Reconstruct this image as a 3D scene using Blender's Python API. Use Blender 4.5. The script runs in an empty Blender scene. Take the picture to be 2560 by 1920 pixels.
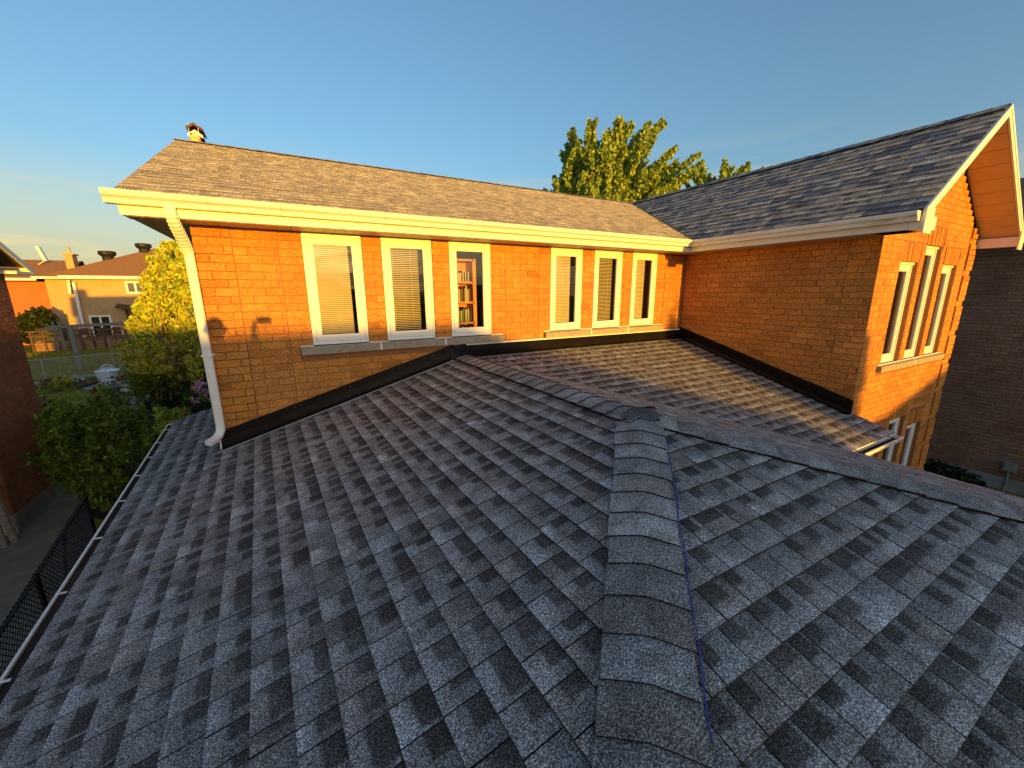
import bpy, math, random
import numpy as np
from mathutils import Vector, Matrix
from mathutils.bvhtree import BVHTree

random.seed(7); rng = np.random.default_rng(7)
SC = bpy.context.scene
COL = SC.collection

# ------------------------------------------------------------------ camera, sky, sun, exposure
CX, CY, CZ, YAW, PIT, ROL, FPX = 0.669, -4.937, 0.563, 0.512, 0.224, -0.006, 999.787
_cy, _sy = math.cos(YAW), math.sin(YAW)
_F = Vector((_sy*math.cos(PIT), _cy*math.cos(PIT), -math.sin(PIT)))
_R0 = Vector((_cy, -_sy, 0)); _U0 = _R0.cross(_F)
_R = _R0*math.cos(ROL) + _U0*math.sin(ROL); _U = _U0*math.cos(ROL) - _R0*math.sin(ROL)
CAM = Vector((CX, CY, CZ))
cd = bpy.data.cameras.new('camera'); cam = bpy.data.objects.new('camera', cd); COL.objects.link(cam)
M = Matrix.Identity(4)
for i in range(3):
    M[i][0] = _R[i]; M[i][1] = _U[i]; M[i][2] = -_F[i]; M[i][3] = CAM[i]
cam.matrix_world = M
cd.sensor_width = 36; cd.sensor_fit = 'HORIZONTAL'; cd.lens = FPX/2560*36
cd.clip_start = 0.02; cd.clip_end = 3000
SC.camera = cam

SUN_EL = 4.6; SUN_STRENGTH = 2.65; SUN_COL = (1.0, 0.50, 0.03)
SKY_STRENGTH = 0.15; EXPOSURE = 1.62
w = bpy.data.worlds.new('World'); SC.world = w; w.use_nodes = True
nt = w.node_tree; nt.nodes.clear()
wo = nt.nodes.new('ShaderNodeOutputWorld'); bg = nt.nodes.new('ShaderNodeBackground')
sky = nt.nodes.new('ShaderNodeTexSky'); sky.sky_type = 'NISHITA'; sky.sun_disc = False
sky.sun_elevation = math.radians(SUN_EL); sky.sun_rotation = math.radians(180-1.7)
sky.altitude = 100; sky.air_density = 1.0; sky.dust_density = 2.5; sky.ozone_density = 3.5
bg.inputs[1].default_value = SKY_STRENGTH
# thin cirrus low over the horizon
tc = nt.nodes.new('ShaderNodeTexCoord'); sep = nt.nodes.new('ShaderNodeSeparateXYZ')
mp = nt.nodes.new('ShaderNodeMapping'); mp.inputs['Scale'].default_value = (1.6, 1.6, 17)
mp.inputs['Rotation'].default_value = (0.10, 0.06, 0)
nz = nt.nodes.new('ShaderNodeTexNoise'); nz.inputs['Scale'].default_value = 1.7; nz.inputs['Detail'].default_value = 5
nz.inputs['Distortion'].default_value = 0.6
rp = nt.nodes.new('ShaderNodeValToRGB'); rp.color_ramp.elements[0].position = 0.50; rp.color_ramp.elements[1].position = 0.74
band = nt.nodes.new('ShaderNodeValToRGB')
band.color_ramp.elements[0].position = 0.0; band.color_ramp.elements[0].color = (1, 1, 1, 1)
band.color_ramp.elements[1].position = 0.30; band.color_ramp.elements[1].color = (0, 0, 0, 1)
mul = nt.nodes.new('ShaderNodeMath'); mul.operation = 'MULTIPLY'
mul2 = nt.nodes.new('ShaderNodeMath'); mul2.operation = 'MULTIPLY'; mul2.inputs[1].default_value = 0.22
mixc = nt.nodes.new('ShaderNodeMix'); mixc.data_type = 'RGBA'; mixc.inputs['B'].default_value = (1.85, 1.58, 0.84, 1)
L = nt.links.new
L(tc.outputs['Generated'], mp.inputs[0]); L(mp.outputs[0], nz.inputs['Vector']); L(nz.outputs['Fac'], rp.inputs[0])
L(tc.outputs['Generated'], sep.inputs[0]); L(sep.outputs['Z'], band.inputs[0])
L(rp.outputs[0], mul.inputs[0]); L(band.outputs[0], mul.inputs[1]); L(mul.outputs[0], mul2.inputs[0])
gmn = nt.nodes.new('ShaderNodeGamma'); gmn.inputs[1].default_value = 0.9; L(sky.outputs[0], gmn.inputs[0])
tmn = nt.nodes.new('ShaderNodeMix'); tmn.data_type = 'RGBA'; tmn.blend_type = 'MULTIPLY'; tmn.inputs['Factor'].default_value = 1
tmn.inputs['B'].default_value = (1.12, 0.98, 0.82, 1); L(gmn.outputs[0], tmn.inputs['A'])
addn = nt.nodes.new('ShaderNodeMath'); addn.operation = 'MULTIPLY_ADD'; addn.inputs[1].default_value = 0.95; L(mul.outputs[0], addn.inputs[0]); 
hz_ = nt.nodes.new('ShaderNodeMapRange'); hz_.inputs[1].default_value = 0.24; hz_.inputs[2].default_value = 0.0; hz_.inputs[3].default_value = 0.0; hz_.inputs[4].default_value = 0.78
L(sep.outputs['Z'], hz_.inputs[0]); L(hz_.outputs[0], addn.inputs[2]); addn.use_clamp = True
L(addn.outputs[0], mixc.inputs['Factor']); L(tmn.outputs['Result'], mixc.inputs['A'])
L(mixc.outputs['Result'], bg.inputs[0]); L(bg.outputs[0], wo.inputs[0])

sl = bpy.data.lights.new('sun', 'SUN'); sun = bpy.data.objects.new('sun', sl); COL.objects.link(sun)
sl.energy = SUN_STRENGTH; sl.color = SUN_COL; sl.angle = math.radians(0.5)
_d = Vector((-0.030, 1, -math.tan(math.radians(3.1)))).normalized()
sun.rotation_euler = _d.to_track_quat('-Z', 'Y').to_euler(); sun.location = (3, -20, 8)
SC.view_settings.view_transform = 'Standard'; SC.view_settings.look = 'None'
SC.view_settings.exposure = EXPOSURE; SC.view_settings.gamma = 1; SC.view_settings.use_curve_mapping = False
SC.cycles.use_denoising = True
SC.cycles.max_bounces = 8; SC.cycles.transparent_max_bounces = 16

# ------------------------------------------------------------------ helpers
def ray(px, py):
    return _F + _R*((px-1280)/FPX) - _U*((py-960)/FPX)
def at(px, py, Y):                       # the place on the vertical plane y=Y seen at that spot of the photograph
    d = ray(px, py); return CAM + d*((Y-CY)/d.y)
def gp(px, py, z=-3.7):
    d = ray(px, py); return CAM + d*((z-CZ)/d.z)
def project(p):
    d = Vector(p)-CAM; z = d.dot(_F)
    if z < 0.05: return None
    return 1280+FPX*d.dot(_R)/z, 960-FPX*d.dot(_U)/z, z

MATS = {}
def nodes_of(name):
    m = bpy.data.materials.new(name); m.use_nodes = True
    t = m.node_tree; b = t.nodes['Principled BSDF']; MATS[name] = m
    return m, t, b
def mat(name, col, rough=0.6, metal=0.0, spec=0.3, var=0.15, scale=6, bump=0.0, bscale=40, attr=False, col2=None, stretch=(1, 1, 1)):
    m, t, b = nodes_of(name)
    b.inputs['Roughness'].default_value = rough; b.inputs['Metallic'].default_value = metal
    b.inputs['Specular IOR Level'].default_value = spec
    g = t.nodes.new('ShaderNodeNewGeometry'); mpn = t.nodes.new('ShaderNodeMapping'); mpn.inputs['Scale'].default_value = stretch
    t.links.new(g.outputs['Position'], mpn.inputs[0])
    n = t.nodes.new('ShaderNodeTexNoise'); n.inputs['Scale'].default_value = scale; n.inputs['Detail'].default_value = 5
    t.links.new(mpn.outputs[0], n.inputs['Vector'])
    r = t.nodes.new('ShaderNodeValToRGB')
    c2 = col2 or tuple(c*(1+var) for c in col)
    r.color_ramp.elements[0].position = 0.3; r.color_ramp.elements[1].position = 0.7
    r.color_ramp.elements[0].color = (*[c*(1-var) for c in col], 1); r.color_ramp.elements[1].color = (*c2, 1)
    t.links.new(n.outputs['Fac'], r.inputs[0]); out = r.outputs[0]
    if attr:
        a = t.nodes.new('ShaderNodeAttribute'); a.attribute_name = 'Col'
        mx = t.nodes.new('ShaderNodeMix'); mx.data_type = 'RGBA'; mx.blend_type = 'MULTIPLY'; mx.inputs['Factor'].default_value = 1
        t.links.new(out, mx.inputs['A']); t.links.new(a.outputs['Color'], mx.inputs['B']); out = mx.outputs['Result']
    t.links.new(out, b.inputs['Base Color'])
    if bump:
        n2 = t.nodes.new('ShaderNodeTexNoise'); n2.inputs['Scale'].default_value = bscale; n2.inputs['Detail'].default_value = 4
        t.links.new(mpn.outputs[0], n2.inputs['Vector'])
        bp = t.nodes.new('ShaderNodeBump'); bp.inputs['Strength'].default_value = bump; bp.inputs['Distance'].default_value = 0.01
        t.links.new(n2.outputs['Fac'], bp.inputs['Height']); t.links.new(bp.outputs[0], b.inputs['Normal'])
    return m

def granule_mat(name, contrast=1.0, tint=(1, 1, 1)):
    m, t, b = nodes_of(name)
    b.inputs['Roughness'].default_value = 0.95; b.inputs['Specular IOR Level'].default_value = 0.18
    g = t.nodes.new('ShaderNodeNewGeometry')
    v = t.nodes.new('ShaderNodeTexNoise'); v.inputs['Scale'].default_value = 185; v.inputs['Detail'].default_value = 3; v.inputs['Roughness'].default_value = 0.75
    t.links.new(g.outputs['Position'], v.inputs['Vector'])
    r = t.nodes.new('ShaderNodeValToRGB')
    e = r.color_ramp.elements; e[0].position = 0.38; e[0].color = (0.24, 0.24, 0.25, 1)
    e[1].position = 0.60; e[1].color = (2.7*contrast, 2.75*contrast, 2.85*contrast, 1)
    k = r.color_ramp.elements.new(0.52); k.color = (0.88, 0.88, 0.89, 1)
    t.links.new(v.outputs['Fac'], r.inputs[0])
    n = t.nodes.new('ShaderNodeTexNoise'); n.inputs['Scale'].default_value = 9; n.inputs['Detail'].default_value = 4
    t.links.new(g.outputs['Position'], n.inputs['Vector'])
    r2 = t.nodes.new('ShaderNodeValToRGB'); r2.color_ramp.elements[0].position = 0.32; r2.color_ramp.elements[1].position = 0.7
    r2.color_ramp.elements[0].color = (0.72, 0.70, 0.70, 1); r2.color_ramp.elements[1].color = (1.28, 1.30, 1.34, 1)
    t.links.new(n.outputs['Fac'], r2.inputs[0])
    a = t.nodes.new('ShaderNodeAttribute'); a.attribute_name = 'Col'
    def mulc(x, y):
        mx = t.nodes.new('ShaderNodeMix'); mx.data_type = 'RGBA'; mx.blend_type = 'MULTIPLY'; mx.inputs['Factor'].default_value = 1
        t.links.new(x, mx.inputs['A'])
        if isinstance(y, tuple): mx.inputs['B'].default_value = (*y, 1)
        else: t.links.new(y, mx.inputs['B'])
        return mx.outputs['Result']
    c = mulc(mulc(mulc(a.outputs['Color'], r.outputs[0]), r2.outputs[0]), tint)
    t.links.new(c, b.inputs['Base Color'])
    bp = t.nodes.new('ShaderNodeBump'); bp.inputs['Strength'].default_value = 0.6; bp.inputs['Distance'].default_value = 0.004
    t.links.new(v.outputs['Fac'], bp.inputs['Height']); t.links.new(bp.outputs[0], b.inputs['Normal'])
    return m

def brick_mat(name, col):
    m, t, b = nodes_of(name)
    b.inputs['Roughness'].default_value = 0.88; b.inputs['Specular IOR Level'].default_value = 0.2
    g = t.nodes.new('ShaderNodeNewGeometry'); mpn = t.nodes.new('ShaderNodeMapping'); mpn.inputs['Scale'].default_value = (1, 1, 3.2)
    t.links.new(g.outputs['Position'], mpn.inputs[0])
    n = t.nodes.new('ShaderNodeTexNoise'); n.inputs['Scale'].default_value = 38; n.inputs['Detail'].default_value = 4; n.inputs['Distortion'].default_value = 0.8
    t.links.new(mpn.outputs[0], n.inputs['Vector'])
    r = t.nodes.new('ShaderNodeValToRGB'); r.color_ramp.elements[0].position = 0.33; r.color_ramp.elements[1].position = 0.66
    r.color_ramp.elements[0].color = (*[c*0.58 for c in col], 1); r.color_ramp.elements[1].color = (*[min(1, c*1.38) for c in col], 1)
    t.links.new(n.outputs['Fac'], r.inputs[0])
    a = t.nodes.new('ShaderNodeAttribute'); a.attribute_name = 'Col'
    nl = t.nodes.new('ShaderNodeTexNoise'); nl.inputs['Scale'].default_value = 1.4; nl.inputs['Detail'].default_value = 6; nl.inputs['Roughness'].default_value = 0.65
    t.links.new(g.outputs['Position'], nl.inputs['Vector'])
    rl = t.nodes.new('ShaderNodeValToRGB'); rl.color_ramp.elements[0].position = 0.32; rl.color_ramp.elements[1].position = 0.68
    rl.color_ramp.elements[0].color = (0.80, 0.76, 0.74, 1); rl.color_ramp.elements[1].color = (1.12, 1.12, 1.14, 1)
    t.links.new(nl.outputs['Fac'], rl.inputs[0])
    m0 = t.nodes.new('ShaderNodeMix'); m0.data_type = 'RGBA'; m0.blend_type = 'MULTIPLY'; m0.inputs['Factor'].default_value = 1
    t.links.new(r.outputs[0], m0.inputs['A']); t.links.new(rl.outputs[0], m0.inputs['B'])
    mx = t.nodes.new('ShaderNodeMix'); mx.data_type = 'RGBA'; mx.blend_type = 'MULTIPLY'; mx.inputs['Factor'].default_value = 1
    t.links.new(m0.outputs['Result'], mx.inputs['A']); t.links.new(a.outputs['Color'], mx.inputs['B'])
    t.links.new(mx.outputs['Result'], b.inputs['Base Color'])
    bp = t.nodes.new('ShaderNodeBump'); bp.inputs['Strength'].default_value = 0.9; bp.inputs['Distance'].default_value = 0.009
    t.links.new(n.outputs['Fac'], bp.inputs['Height']); t.links.new(bp.outputs[0], b.inputs['Normal'])
    return m

def far_brick_mat(name, c1, c2, mortar, axis='x'):
    m, t, b = nodes_of(name); b.inputs['Roughness'].default_value = 0.9; b.inputs['Specular IOR Level'].default_value = 0.2
    g = t.nodes.new('ShaderNodeNewGeometry'); s = t.nodes.new('ShaderNodeSeparateXYZ'); cmb = t.nodes.new('ShaderNodeCombineXYZ')
    ad = t.nodes.new('ShaderNodeMath'); ad.operation = 'ADD'
    t.links.new(g.outputs['Position'], s.inputs[0]); t.links.new(s.outputs['X'], ad.inputs[0]); t.links.new(s.outputs['Y'], ad.inputs[1])
    t.links.new(ad.outputs[0], cmb.inputs['X']); t.links.new(s.outputs['Z'], cmb.inputs['Y'])
    br = t.nodes.new('ShaderNodeTexBrick'); br.inputs['Scale'].default_value = 1
    br.inputs['Brick Width'].default_value = 0.235; br.inputs['Row Height'].default_value = 0.079; br.inputs['Mortar Size'].default_value = 0.008
    br.inputs['Color1'].default_value = (*c1, 1); br.inputs['Color2'].default_value = (*c2, 1); br.inputs['Mortar'].default_value = (*mortar, 1)
    t.links.new(cmb.outputs[0], br.inputs['Vector'])
    n = t.nodes.new('ShaderNodeTexNoise'); n.inputs['Scale'].default_value = 1.3; n.inputs['Detail'].default_value = 6
    t.links.new(g.outputs['Position'], n.inputs['Vector'])
    r = t.nodes.new('ShaderNodeValToRGB'); r.color_ramp.elements[0].color = (0.8, 0.8, 0.8, 1); r.color_ramp.elements[1].color = (1.2, 1.2, 1.2, 1)
    t.links.new(n.outputs['Fac'], r.inputs[0])
    mx = t.nodes.new('ShaderNodeMix'); mx.data_type = 'RGBA'; mx.blend_type = 'MULTIPLY'; mx.inputs['Factor'].default_value = 1
    t.links.new(br.outputs['Color'], mx.inputs['A']); t.links.new(r.outputs[0], mx.inputs['B']); t.links.new(mx.outputs['Result'], b.inputs['Base Color'])
    return m

def leaf_mat(name, col, trans=0.35):
    m = bpy.data.materials.new(name); m.use_nodes = True; t = m.node_tree; t.nodes.clear(); MATS[name] = m
    o = t.nodes.new('ShaderNodeOutputMaterial'); d = t.nodes.new('ShaderNodeBsdfPrincipled'); tr = t.nodes.new('ShaderNodeBsdfTranslucent')
    d.inputs['Roughness'].default_value = 0.55; d.inputs['Specular IOR Level'].default_value = 0.35
    a = t.nodes.new('ShaderNodeAttribute'); a.attribute_name = 'Col'
    mx = t.nodes.new('ShaderNodeMix'); mx.data_type = 'RGBA'; mx.blend_type = 'MULTIPLY'; mx.inputs['Factor'].default_value = 1
    mx.inputs['A'].default_value = (*col, 1); t.links.new(a.outputs['Color'], mx.inputs['B'])
    t.links.new(mx.outputs['Result'], d.inputs['Base Color']); t.links.new(mx.outputs['Result'], tr.inputs['Color'])
    ms = t.nodes.new('ShaderNodeMixShader'); ms.inputs[0].default_value = trans
    t.links.new(d.outputs[0], ms.inputs[1]); t.links.new(tr.outputs[0], ms.inputs[2]); t.links.new(ms.outputs[0], o.inputs[0])
    return m

def glass_mat(name, tint=(0.85, 0.87, 0.86), ior=1.6):
    m = bpy.data.materials.new(name); m.use_nodes = True; t = m.node_tree; t.nodes.clear(); MATS[name] = m
    o = t.nodes.new('ShaderNodeOutputMaterial'); tr = t.nodes.new('ShaderNodeBsdfTransparent'); gl = t.nodes.new('ShaderNodeBsdfGlossy')
    tr.inputs[0].default_value = (*tint, 1); gl.inputs['Roughness'].default_value = 0.015
    fr = t.nodes.new('ShaderNodeFresnel'); fr.inputs[0].default_value = ior
    mu = t.nodes.new('ShaderNodeMath'); mu.operation = 'MULTIPLY'; mu.inputs[1].default_value = 1.8; mu.use_clamp = True
    t.links.new(fr.outputs[0], mu.inputs[0])
    ms = t.nodes.new('ShaderNodeMixShader'); t.links.new(mu.outputs[0], ms.inputs[0])
    t.links.new(tr.outputs[0], ms.inputs[1]); t.links.new(gl.outputs[0], ms.inputs[2]); t.links.new(ms.outputs[0], o.inputs[0])
    return m

class MB:
    def __init__(s): s.v = []; s.f = []; s.c = []; s.smooth = False
    def poly(s, pts, col=(1, 1, 1)):
        b = len(s.v); s.v += [tuple(p) for p in pts]; s.c += [col]*len(pts); s.f.append(tuple(range(b, b+len(pts))))
    def polyc(s, pts, cols):
        b = len(s.v); s.v += [tuple(p) for p in pts]; s.c += list(cols); s.f.append(tuple(range(b, b+len(pts))))
    def box(s, x0, x1, y0, y1, z0, z1, col=(1, 1, 1)):
        s.obox(Vector((x0, y0, z0)), Vector((x1-x0, 0, 0)), Vector((0, y1-y0, 0)), Vector((0, 0, z1-z0)), col)
    def obox(s, o, a, b_, c, col=(1, 1, 1)):
        p = [o, o+a, o+a+b_, o+b_, o+c, o+a+c, o+a+b_+c, o+b_+c]
        b = len(s.v); s.v += [tuple(q) for q in p]; s.c += [col]*8
        s.f += [tuple(b+i for i in q) for q in ((0, 3, 2, 1), (4, 5, 6, 7), (0, 1, 5, 4), (1, 2, 6, 5), (2, 3, 7, 6), (3, 0, 4, 7))]
    def bar(s, p, q, w_, h=None, col=(1, 1, 1)):
        p = Vector(p); q = Vector(q); h = h or w_; d = (q-p)
        if d.length < 1e-6: return
        dn = d.normalized(); up = Vector((0, 0, 1)) if abs(dn.z) < .95 else Vector((0, 1, 0))
        a = dn.cross(up).normalized()*w_; b_ = dn.cross(a).normalized()*h
        s.obox(p-a/2-b_/2, a, b_, d, col)
    def tube(s, pts, rad, n=8, col=(1, 1, 1), cap=True, sq=None):
        pts = [Vector(p) for p in pts]; rad = rad if isinstance(rad, (list, tuple)) else [rad]*len(pts)
        b = len(s.v); up0 = Vector((0.13, 0.31, 0.94))
        for i, p in enumerate(pts):
            d = (pts[min(i+1, len(pts)-1)]-pts[max(i-1, 0)]).normalized()
            a = d.cross(up0)
            if a.length < .05: a = d.cross(Vector((1, 0, 0)))
            a.normalize(); bb = d.cross(a)
            for k in range(n):
                t = 2*math.pi*k/n
                s.v.append(tuple(p+(a*math.cos(t)+bb*math.sin(t))*rad[i])); s.c.append(col)
        for i in range(len(pts)-1):
            for k in range(n):
                s.f.append((b+i*n+k, b+i*n+(k+1) % n, b+(i+1)*n+(k+1) % n, b+(i+1)*n+k))
        if cap:
            s.f.append(tuple(b+k for k in range(n))); s.f.append(tuple(b+(len(pts)-1)*n+k for k in reversed(range(n))))
    def extrude(s, prof, p0, p1, a, b_, col=(1, 1, 1), cap=True):
        # closed profile [(u,v)] in axes a,b extruded from p0 to p1
        n = len(prof); base = len(s.v)
        for P in (p0, p1):
            for (u, v) in prof: s.v.append(tuple(Vector(P)+Vector(a)*u+Vector(b_)*v)); s.c.append(col)
        for k in range(n): s.f.append((base+k, base+(k+1) % n, base+n+(k+1) % n, base+n+k))
        if cap:
            s.f.append(tuple(base+k for k in range(n))); s.f.append(tuple(base+n+k for k in reversed(range(n))))
    def disc_rings(s, rings, n=16, col=(1, 1, 1)):     # lathe about z: [(center, r, z)]
        base = len(s.v)
        for (c, r, z) in rings:
            for k in range(n):
                t = 2*math.pi*k/n; s.v.append((c[0]+r*math.cos(t), c[1]+r*math.sin(t), z)); s.c.append(col)
        for i in range(len(rings)-1):
            for k in range(n): s.f.append((base+i*n+k, base+i*n+(k+1) % n, base+(i+1)*n+(k+1) % n, base+(i+1)*n+k))
        s.f.append(tuple(base+k for k in reversed(range(n)))); s.f.append(tuple(base+(len(rings)-1)*n+k for k in range(n)))
    def build(s, name, m, parent=None, smooth=None):
        me = bpy.data.meshes.new(name); me.from_pydata(s.v, [], s.f)
        ca = me.color_attributes.new('Col', 'FLOAT_COLOR', 'POINT')
        arr = np.ones((len(s.v), 4), np.float32); arr[:, :3] = np.array(s.c, np.float32).reshape(-1, 3)
        ca.data.foreach_set('color', arr.ravel())
        me.materials.append(m)
        if smooth or (smooth is None and s.smooth): me.polygons.foreach_set('use_smooth', [True]*len(me.polygons))
        me.validate(); me.update()
        o = bpy.data.objects.new(name, me); COL.objects.link(o)
        if parent is not None: o.parent = parent
        return o

def tag(o, label=None, cat=None, group=None, kind=None):
    if label: o['label'] = label
    if cat: o['category'] = cat
    if group: o['group'] = group
    if kind: o['kind'] = kind
    return o
def empty(name, label, cat, group=None, loc=(0, 0, 0)):
    o = bpy.data.objects.new(name, None); COL.objects.link(o); o.empty_display_size = 0.2
    return tag(o, label, cat, group)

OCC = []                                   # big faces used only to rank pieces by how much of them the camera sees
def occl(mb): OCC.append((list(mb.v), list(mb.f)))
PIECES = []                                # (budget key, parent, name, material, MB)
def piece(key, parent, name, m, mb): PIECES.append((key, parent, name, m, mb))

def flush_pieces(limit=300):
    V = []; Fc = []
    for (v, f) in OCC:
        b = len(V); V += v; Fc += [tuple(b+i for i in q) for q in f]
    bvh = BVHTree.FromPolygons(V, Fc)
    groups = {}
    for p in PIECES: groups.setdefault(p[0], []).append(p)
    for key, lst in groups.items():
        sc = []
        for i, p in enumerate(lst):
            vs = p[4].v; pr = [project(q) for q in vs]
            if any(q is None for q in pr): sc.append((0, i)); continue
            xs = [q[0] for q in pr]; ys = [q[1] for q in pr]
            cx, cy = sum(xs)/len(xs), sum(ys)/len(ys)
            if not (0 < cx < 2560 and 0 < cy < 1920): sc.append((0, i)); continue
            # projected area of the first face
            f = p[4].f[0]; A = 0
            for k in range(len(f)):
                a, b_ = pr[f[k]], pr[f[(k+1) % len(f)]]; A += a[0]*b_[1]-a[1]*b_[0]
            c = Vector((sum(vs[k][0] for k in f)/len(f), sum(vs[k][1] for k in f)/len(f), sum(vs[k][2] for k in f)/len(f)))
            d = c-CAM; hit = bvh.ray_cast(CAM, d.normalized(), d.length-0.10)
            if hit[0] is not None: A = 0
            sc.append((abs(A), i))
        sc.sort(reverse=True)
        top = set(i for a, i in sc[:limit] if a > 0)
        rest = {}
        for i, p in enumerate(lst):
            if i in top: p[4].build(p[2], p[3], p[1])
            else:
                r = rest.setdefault((id(p[1]), p[2], p[3].name), [p[1], p[2], p[3], MB()])[3]
                b = len(r.v); r.v += p[4].v; r.c += p[4].c; r.f += [tuple(b+k for k in q) for q in p[4].f]
        for r in rest.values(): r[3].build(r[1], r[2], r[0])['kind'] = 'stuff'

# ------------------------------------------------------------------ materials
m_white = mat('white_paint', (0.80, 0.78, 0.74), rough=0.35, var=0.05, scale=9)
m_whitev = mat('white_vinyl', (0.84, 0.83, 0.80), rough=0.3, var=0.03, scale=5)
m_gutter = mat('white_gutter_enamel', (0.79, 0.77, 0.72), rough=0.32, var=0.10, scale=3.5, bump=0.05, bscale=20, stretch=(1, 1, 5))
m_black = mat('black_flashing_metal', (0.010, 0.008, 0.007), rough=0.34, metal=0.0, spec=0.10, var=0.3, scale=5, bump=0.16, bscale=4)
m_screw = mat('screw_steel', (0.35, 0.33, 0.31), rough=0.3, metal=1)
m_mortar = mat('brown_mortar', (0.29, 0.125, 0.052), rough=0.95, var=0.2, scale=30, bump=0.4, bscale=120)
m_brick = brick_mat('orange_brick', (0.57, 0.238, 0.055))
m_brickL = brick_mat('dark_red_brick', (0.46, 0.17, 0.075))
m_brickR = brick_mat('brown_brick', (0.36, 0.20, 0.125))
m_mortarL = mat('tan_mortar', (0.26, 0.16, 0.09), rough=0.95, var=0.15, scale=30)
m_mortarR = mat('dark_mortar', (0.14, 0.08, 0.055), rough=0.95, var=0.15, scale=30)
m_stone = mat('sill_stone', (0.33, 0.285, 0.22), rough=0.85, var=0.18, scale=14, bump=0.3, bscale=90)
m_caulk = mat('white_caulk', (0.72, 0.68, 0.62), rough=0.6, var=0.1, bump=0.3, bscale=60)
m_gran = granule_mat('grey_shingle_granules', 1.0, (1.01, .955, .885))
m_gran2 = granule_mat('brown_shingle_granules', 0.8)
m_under = mat('shingle_underlay', (0.012, 0.011, 0.011), rough=0.95, var=0.3)
m_soffit = mat('soffit_aluminium', (0.50, 0.40, 0.28), rough=0.45, var=0.05)
m_soffit_o = mat('gable_soffit', (0.64, 0.48, 0.24), rough=0.5, var=0.06)
m_conc = mat('concrete', (0.24, 0.22, 0.185), rough=1.0, spec=0.05, var=0.2, scale=3, bump=0.2, bscale=50)
m_conc2 = mat('foundation_concrete', (0.30, 0.29, 0.26), rough=0.9, var=0.15, scale=5, bump=0.2, bscale=30)
m_fnd = mat('pale_foundation', (0.42, 0.38, 0.28), rough=0.9, var=0.1)
m_grass = mat('lawn_grass', (0.20, 0.185, 0.030), rough=1.0, spec=0.0, var=0.3, scale=0.8, col2=(0.27, 0.24, 0.05), bump=0.8, bscale=14)
m_soil = mat('garden_soil', (0.045, 0.033, 0.024), rough=1.0, spec=0.05, var=0.4, scale=6, bump=0.8, bscale=25)
m_wood = mat('weathered_grey_wood', (0.20, 0.185, 0.165), rough=0.9, var=0.3, scale=4, stretch=(1, 1, 6), bump=0.3, bscale=30)
m_deck = mat('brown_deck_wood', (0.22, 0.125, 0.062), rough=0.85, var=0.3, scale=3)
m_darkw = mat('dark_brown_timber', (0.10, 0.055, 0.032), rough=0.85, var=0.3, scale=3)
m_blk = mat('black_cover', (0.015, 0.016, 0.019), rough=0.5, var=0.2)
m_chain = mat('black_chain_link', (0.008, 0.010, 0.014), rough=0.5, var=0.1)
m_galv = mat('galvanised_steel', (0.38, 0.39, 0.38), rough=0.45, metal=0.5, var=0.15)
m_iron = mat('white_cast_iron', (0.72, 0.74, 0.76), rough=0.4, var=0.05)
m_slab = mat('pale_paving', (0.30, 0.32, 0.35), rough=0.9, var=0.12, scale=8)
m_bark = mat('bark', (0.11, 0.085, 0.06), rough=0.95, var=0.35, scale=8, stretch=(1, 1, .3), bump=0.6, bscale=20)
m_cane = mat('pale_cane', (0.36, 0.26, 0.14), rough=0.8, var=0.2)
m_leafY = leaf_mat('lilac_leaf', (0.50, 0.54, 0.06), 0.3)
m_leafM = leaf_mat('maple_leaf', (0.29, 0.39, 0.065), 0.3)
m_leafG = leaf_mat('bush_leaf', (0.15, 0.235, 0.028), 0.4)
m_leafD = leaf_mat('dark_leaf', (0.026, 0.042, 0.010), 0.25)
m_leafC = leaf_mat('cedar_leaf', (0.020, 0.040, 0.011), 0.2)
m_petal = leaf_mat('flower_petal', (1, 1, 1), 0.3)
m_tile = mat('brown_far_shingles', (0.28, 0.145, 0.065), rough=0.95, var=0.2, scale=5, bump=0.4, bscale=30, stretch=(1, 1, 6))
m_tile2 = mat('grey_brown_far_shingles', (0.10, 0.075, 0.06), rough=0.95, var=0.25, scale=5, stretch=(1, 1, 6))
m_tan = far_brick_mat('tan_far_brick', (0.56, 0.36, 0.16), (0.46, 0.28, 0.13), (0.42, 0.31, 0.18))
m_org = far_brick_mat('orange_far_brick', (0.48, 0.15, 0.05), (0.42, 0.13, 0.045), (0.40, 0.15, 0.07))
m_brn = far_brick_mat('brown_far_brick', (0.26, 0.13, 0.08), (0.20, 0.10, 0.065), (0.2, 0.14, 0.1))
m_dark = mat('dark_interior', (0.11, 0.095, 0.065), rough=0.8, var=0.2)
m_beige = mat('room_wall', (0.34, 0.27, 0.17), rough=0.8, var=0.08)
m_blind = mat('ivory_blind', (0.66, 0.58, 0.44), rough=0.6, var=0.04)
m_cap = mat('rusty_chimney_cap', (0.10, 0.045, 0.035), rough=0.6, metal=0.2, var=0.4, scale=12)
m_capm = mat('grey_cap_metal', (0.45, 0.42, 0.42), rough=0.35, metal=0.6, var=0.1)
m_chalk = mat('blue_chalk', (0.05, 0.07, 0.26), rough=1.0, var=0.4, scale=60)
m_shelf = mat('orange_shelf_wood', (0.60, 0.27, 0.06), rough=0.5, var=0.15, scale=3)
m_book = mat('book_cover', (0.8, 0.8, 0.8), rough=0.6, var=0.05, attr=True)
m_glass = glass_mat('window_glass')
m_glassf = glass_mat('far_window_glass', (0.5, 0.5, 0.5), 2.0)

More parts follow.
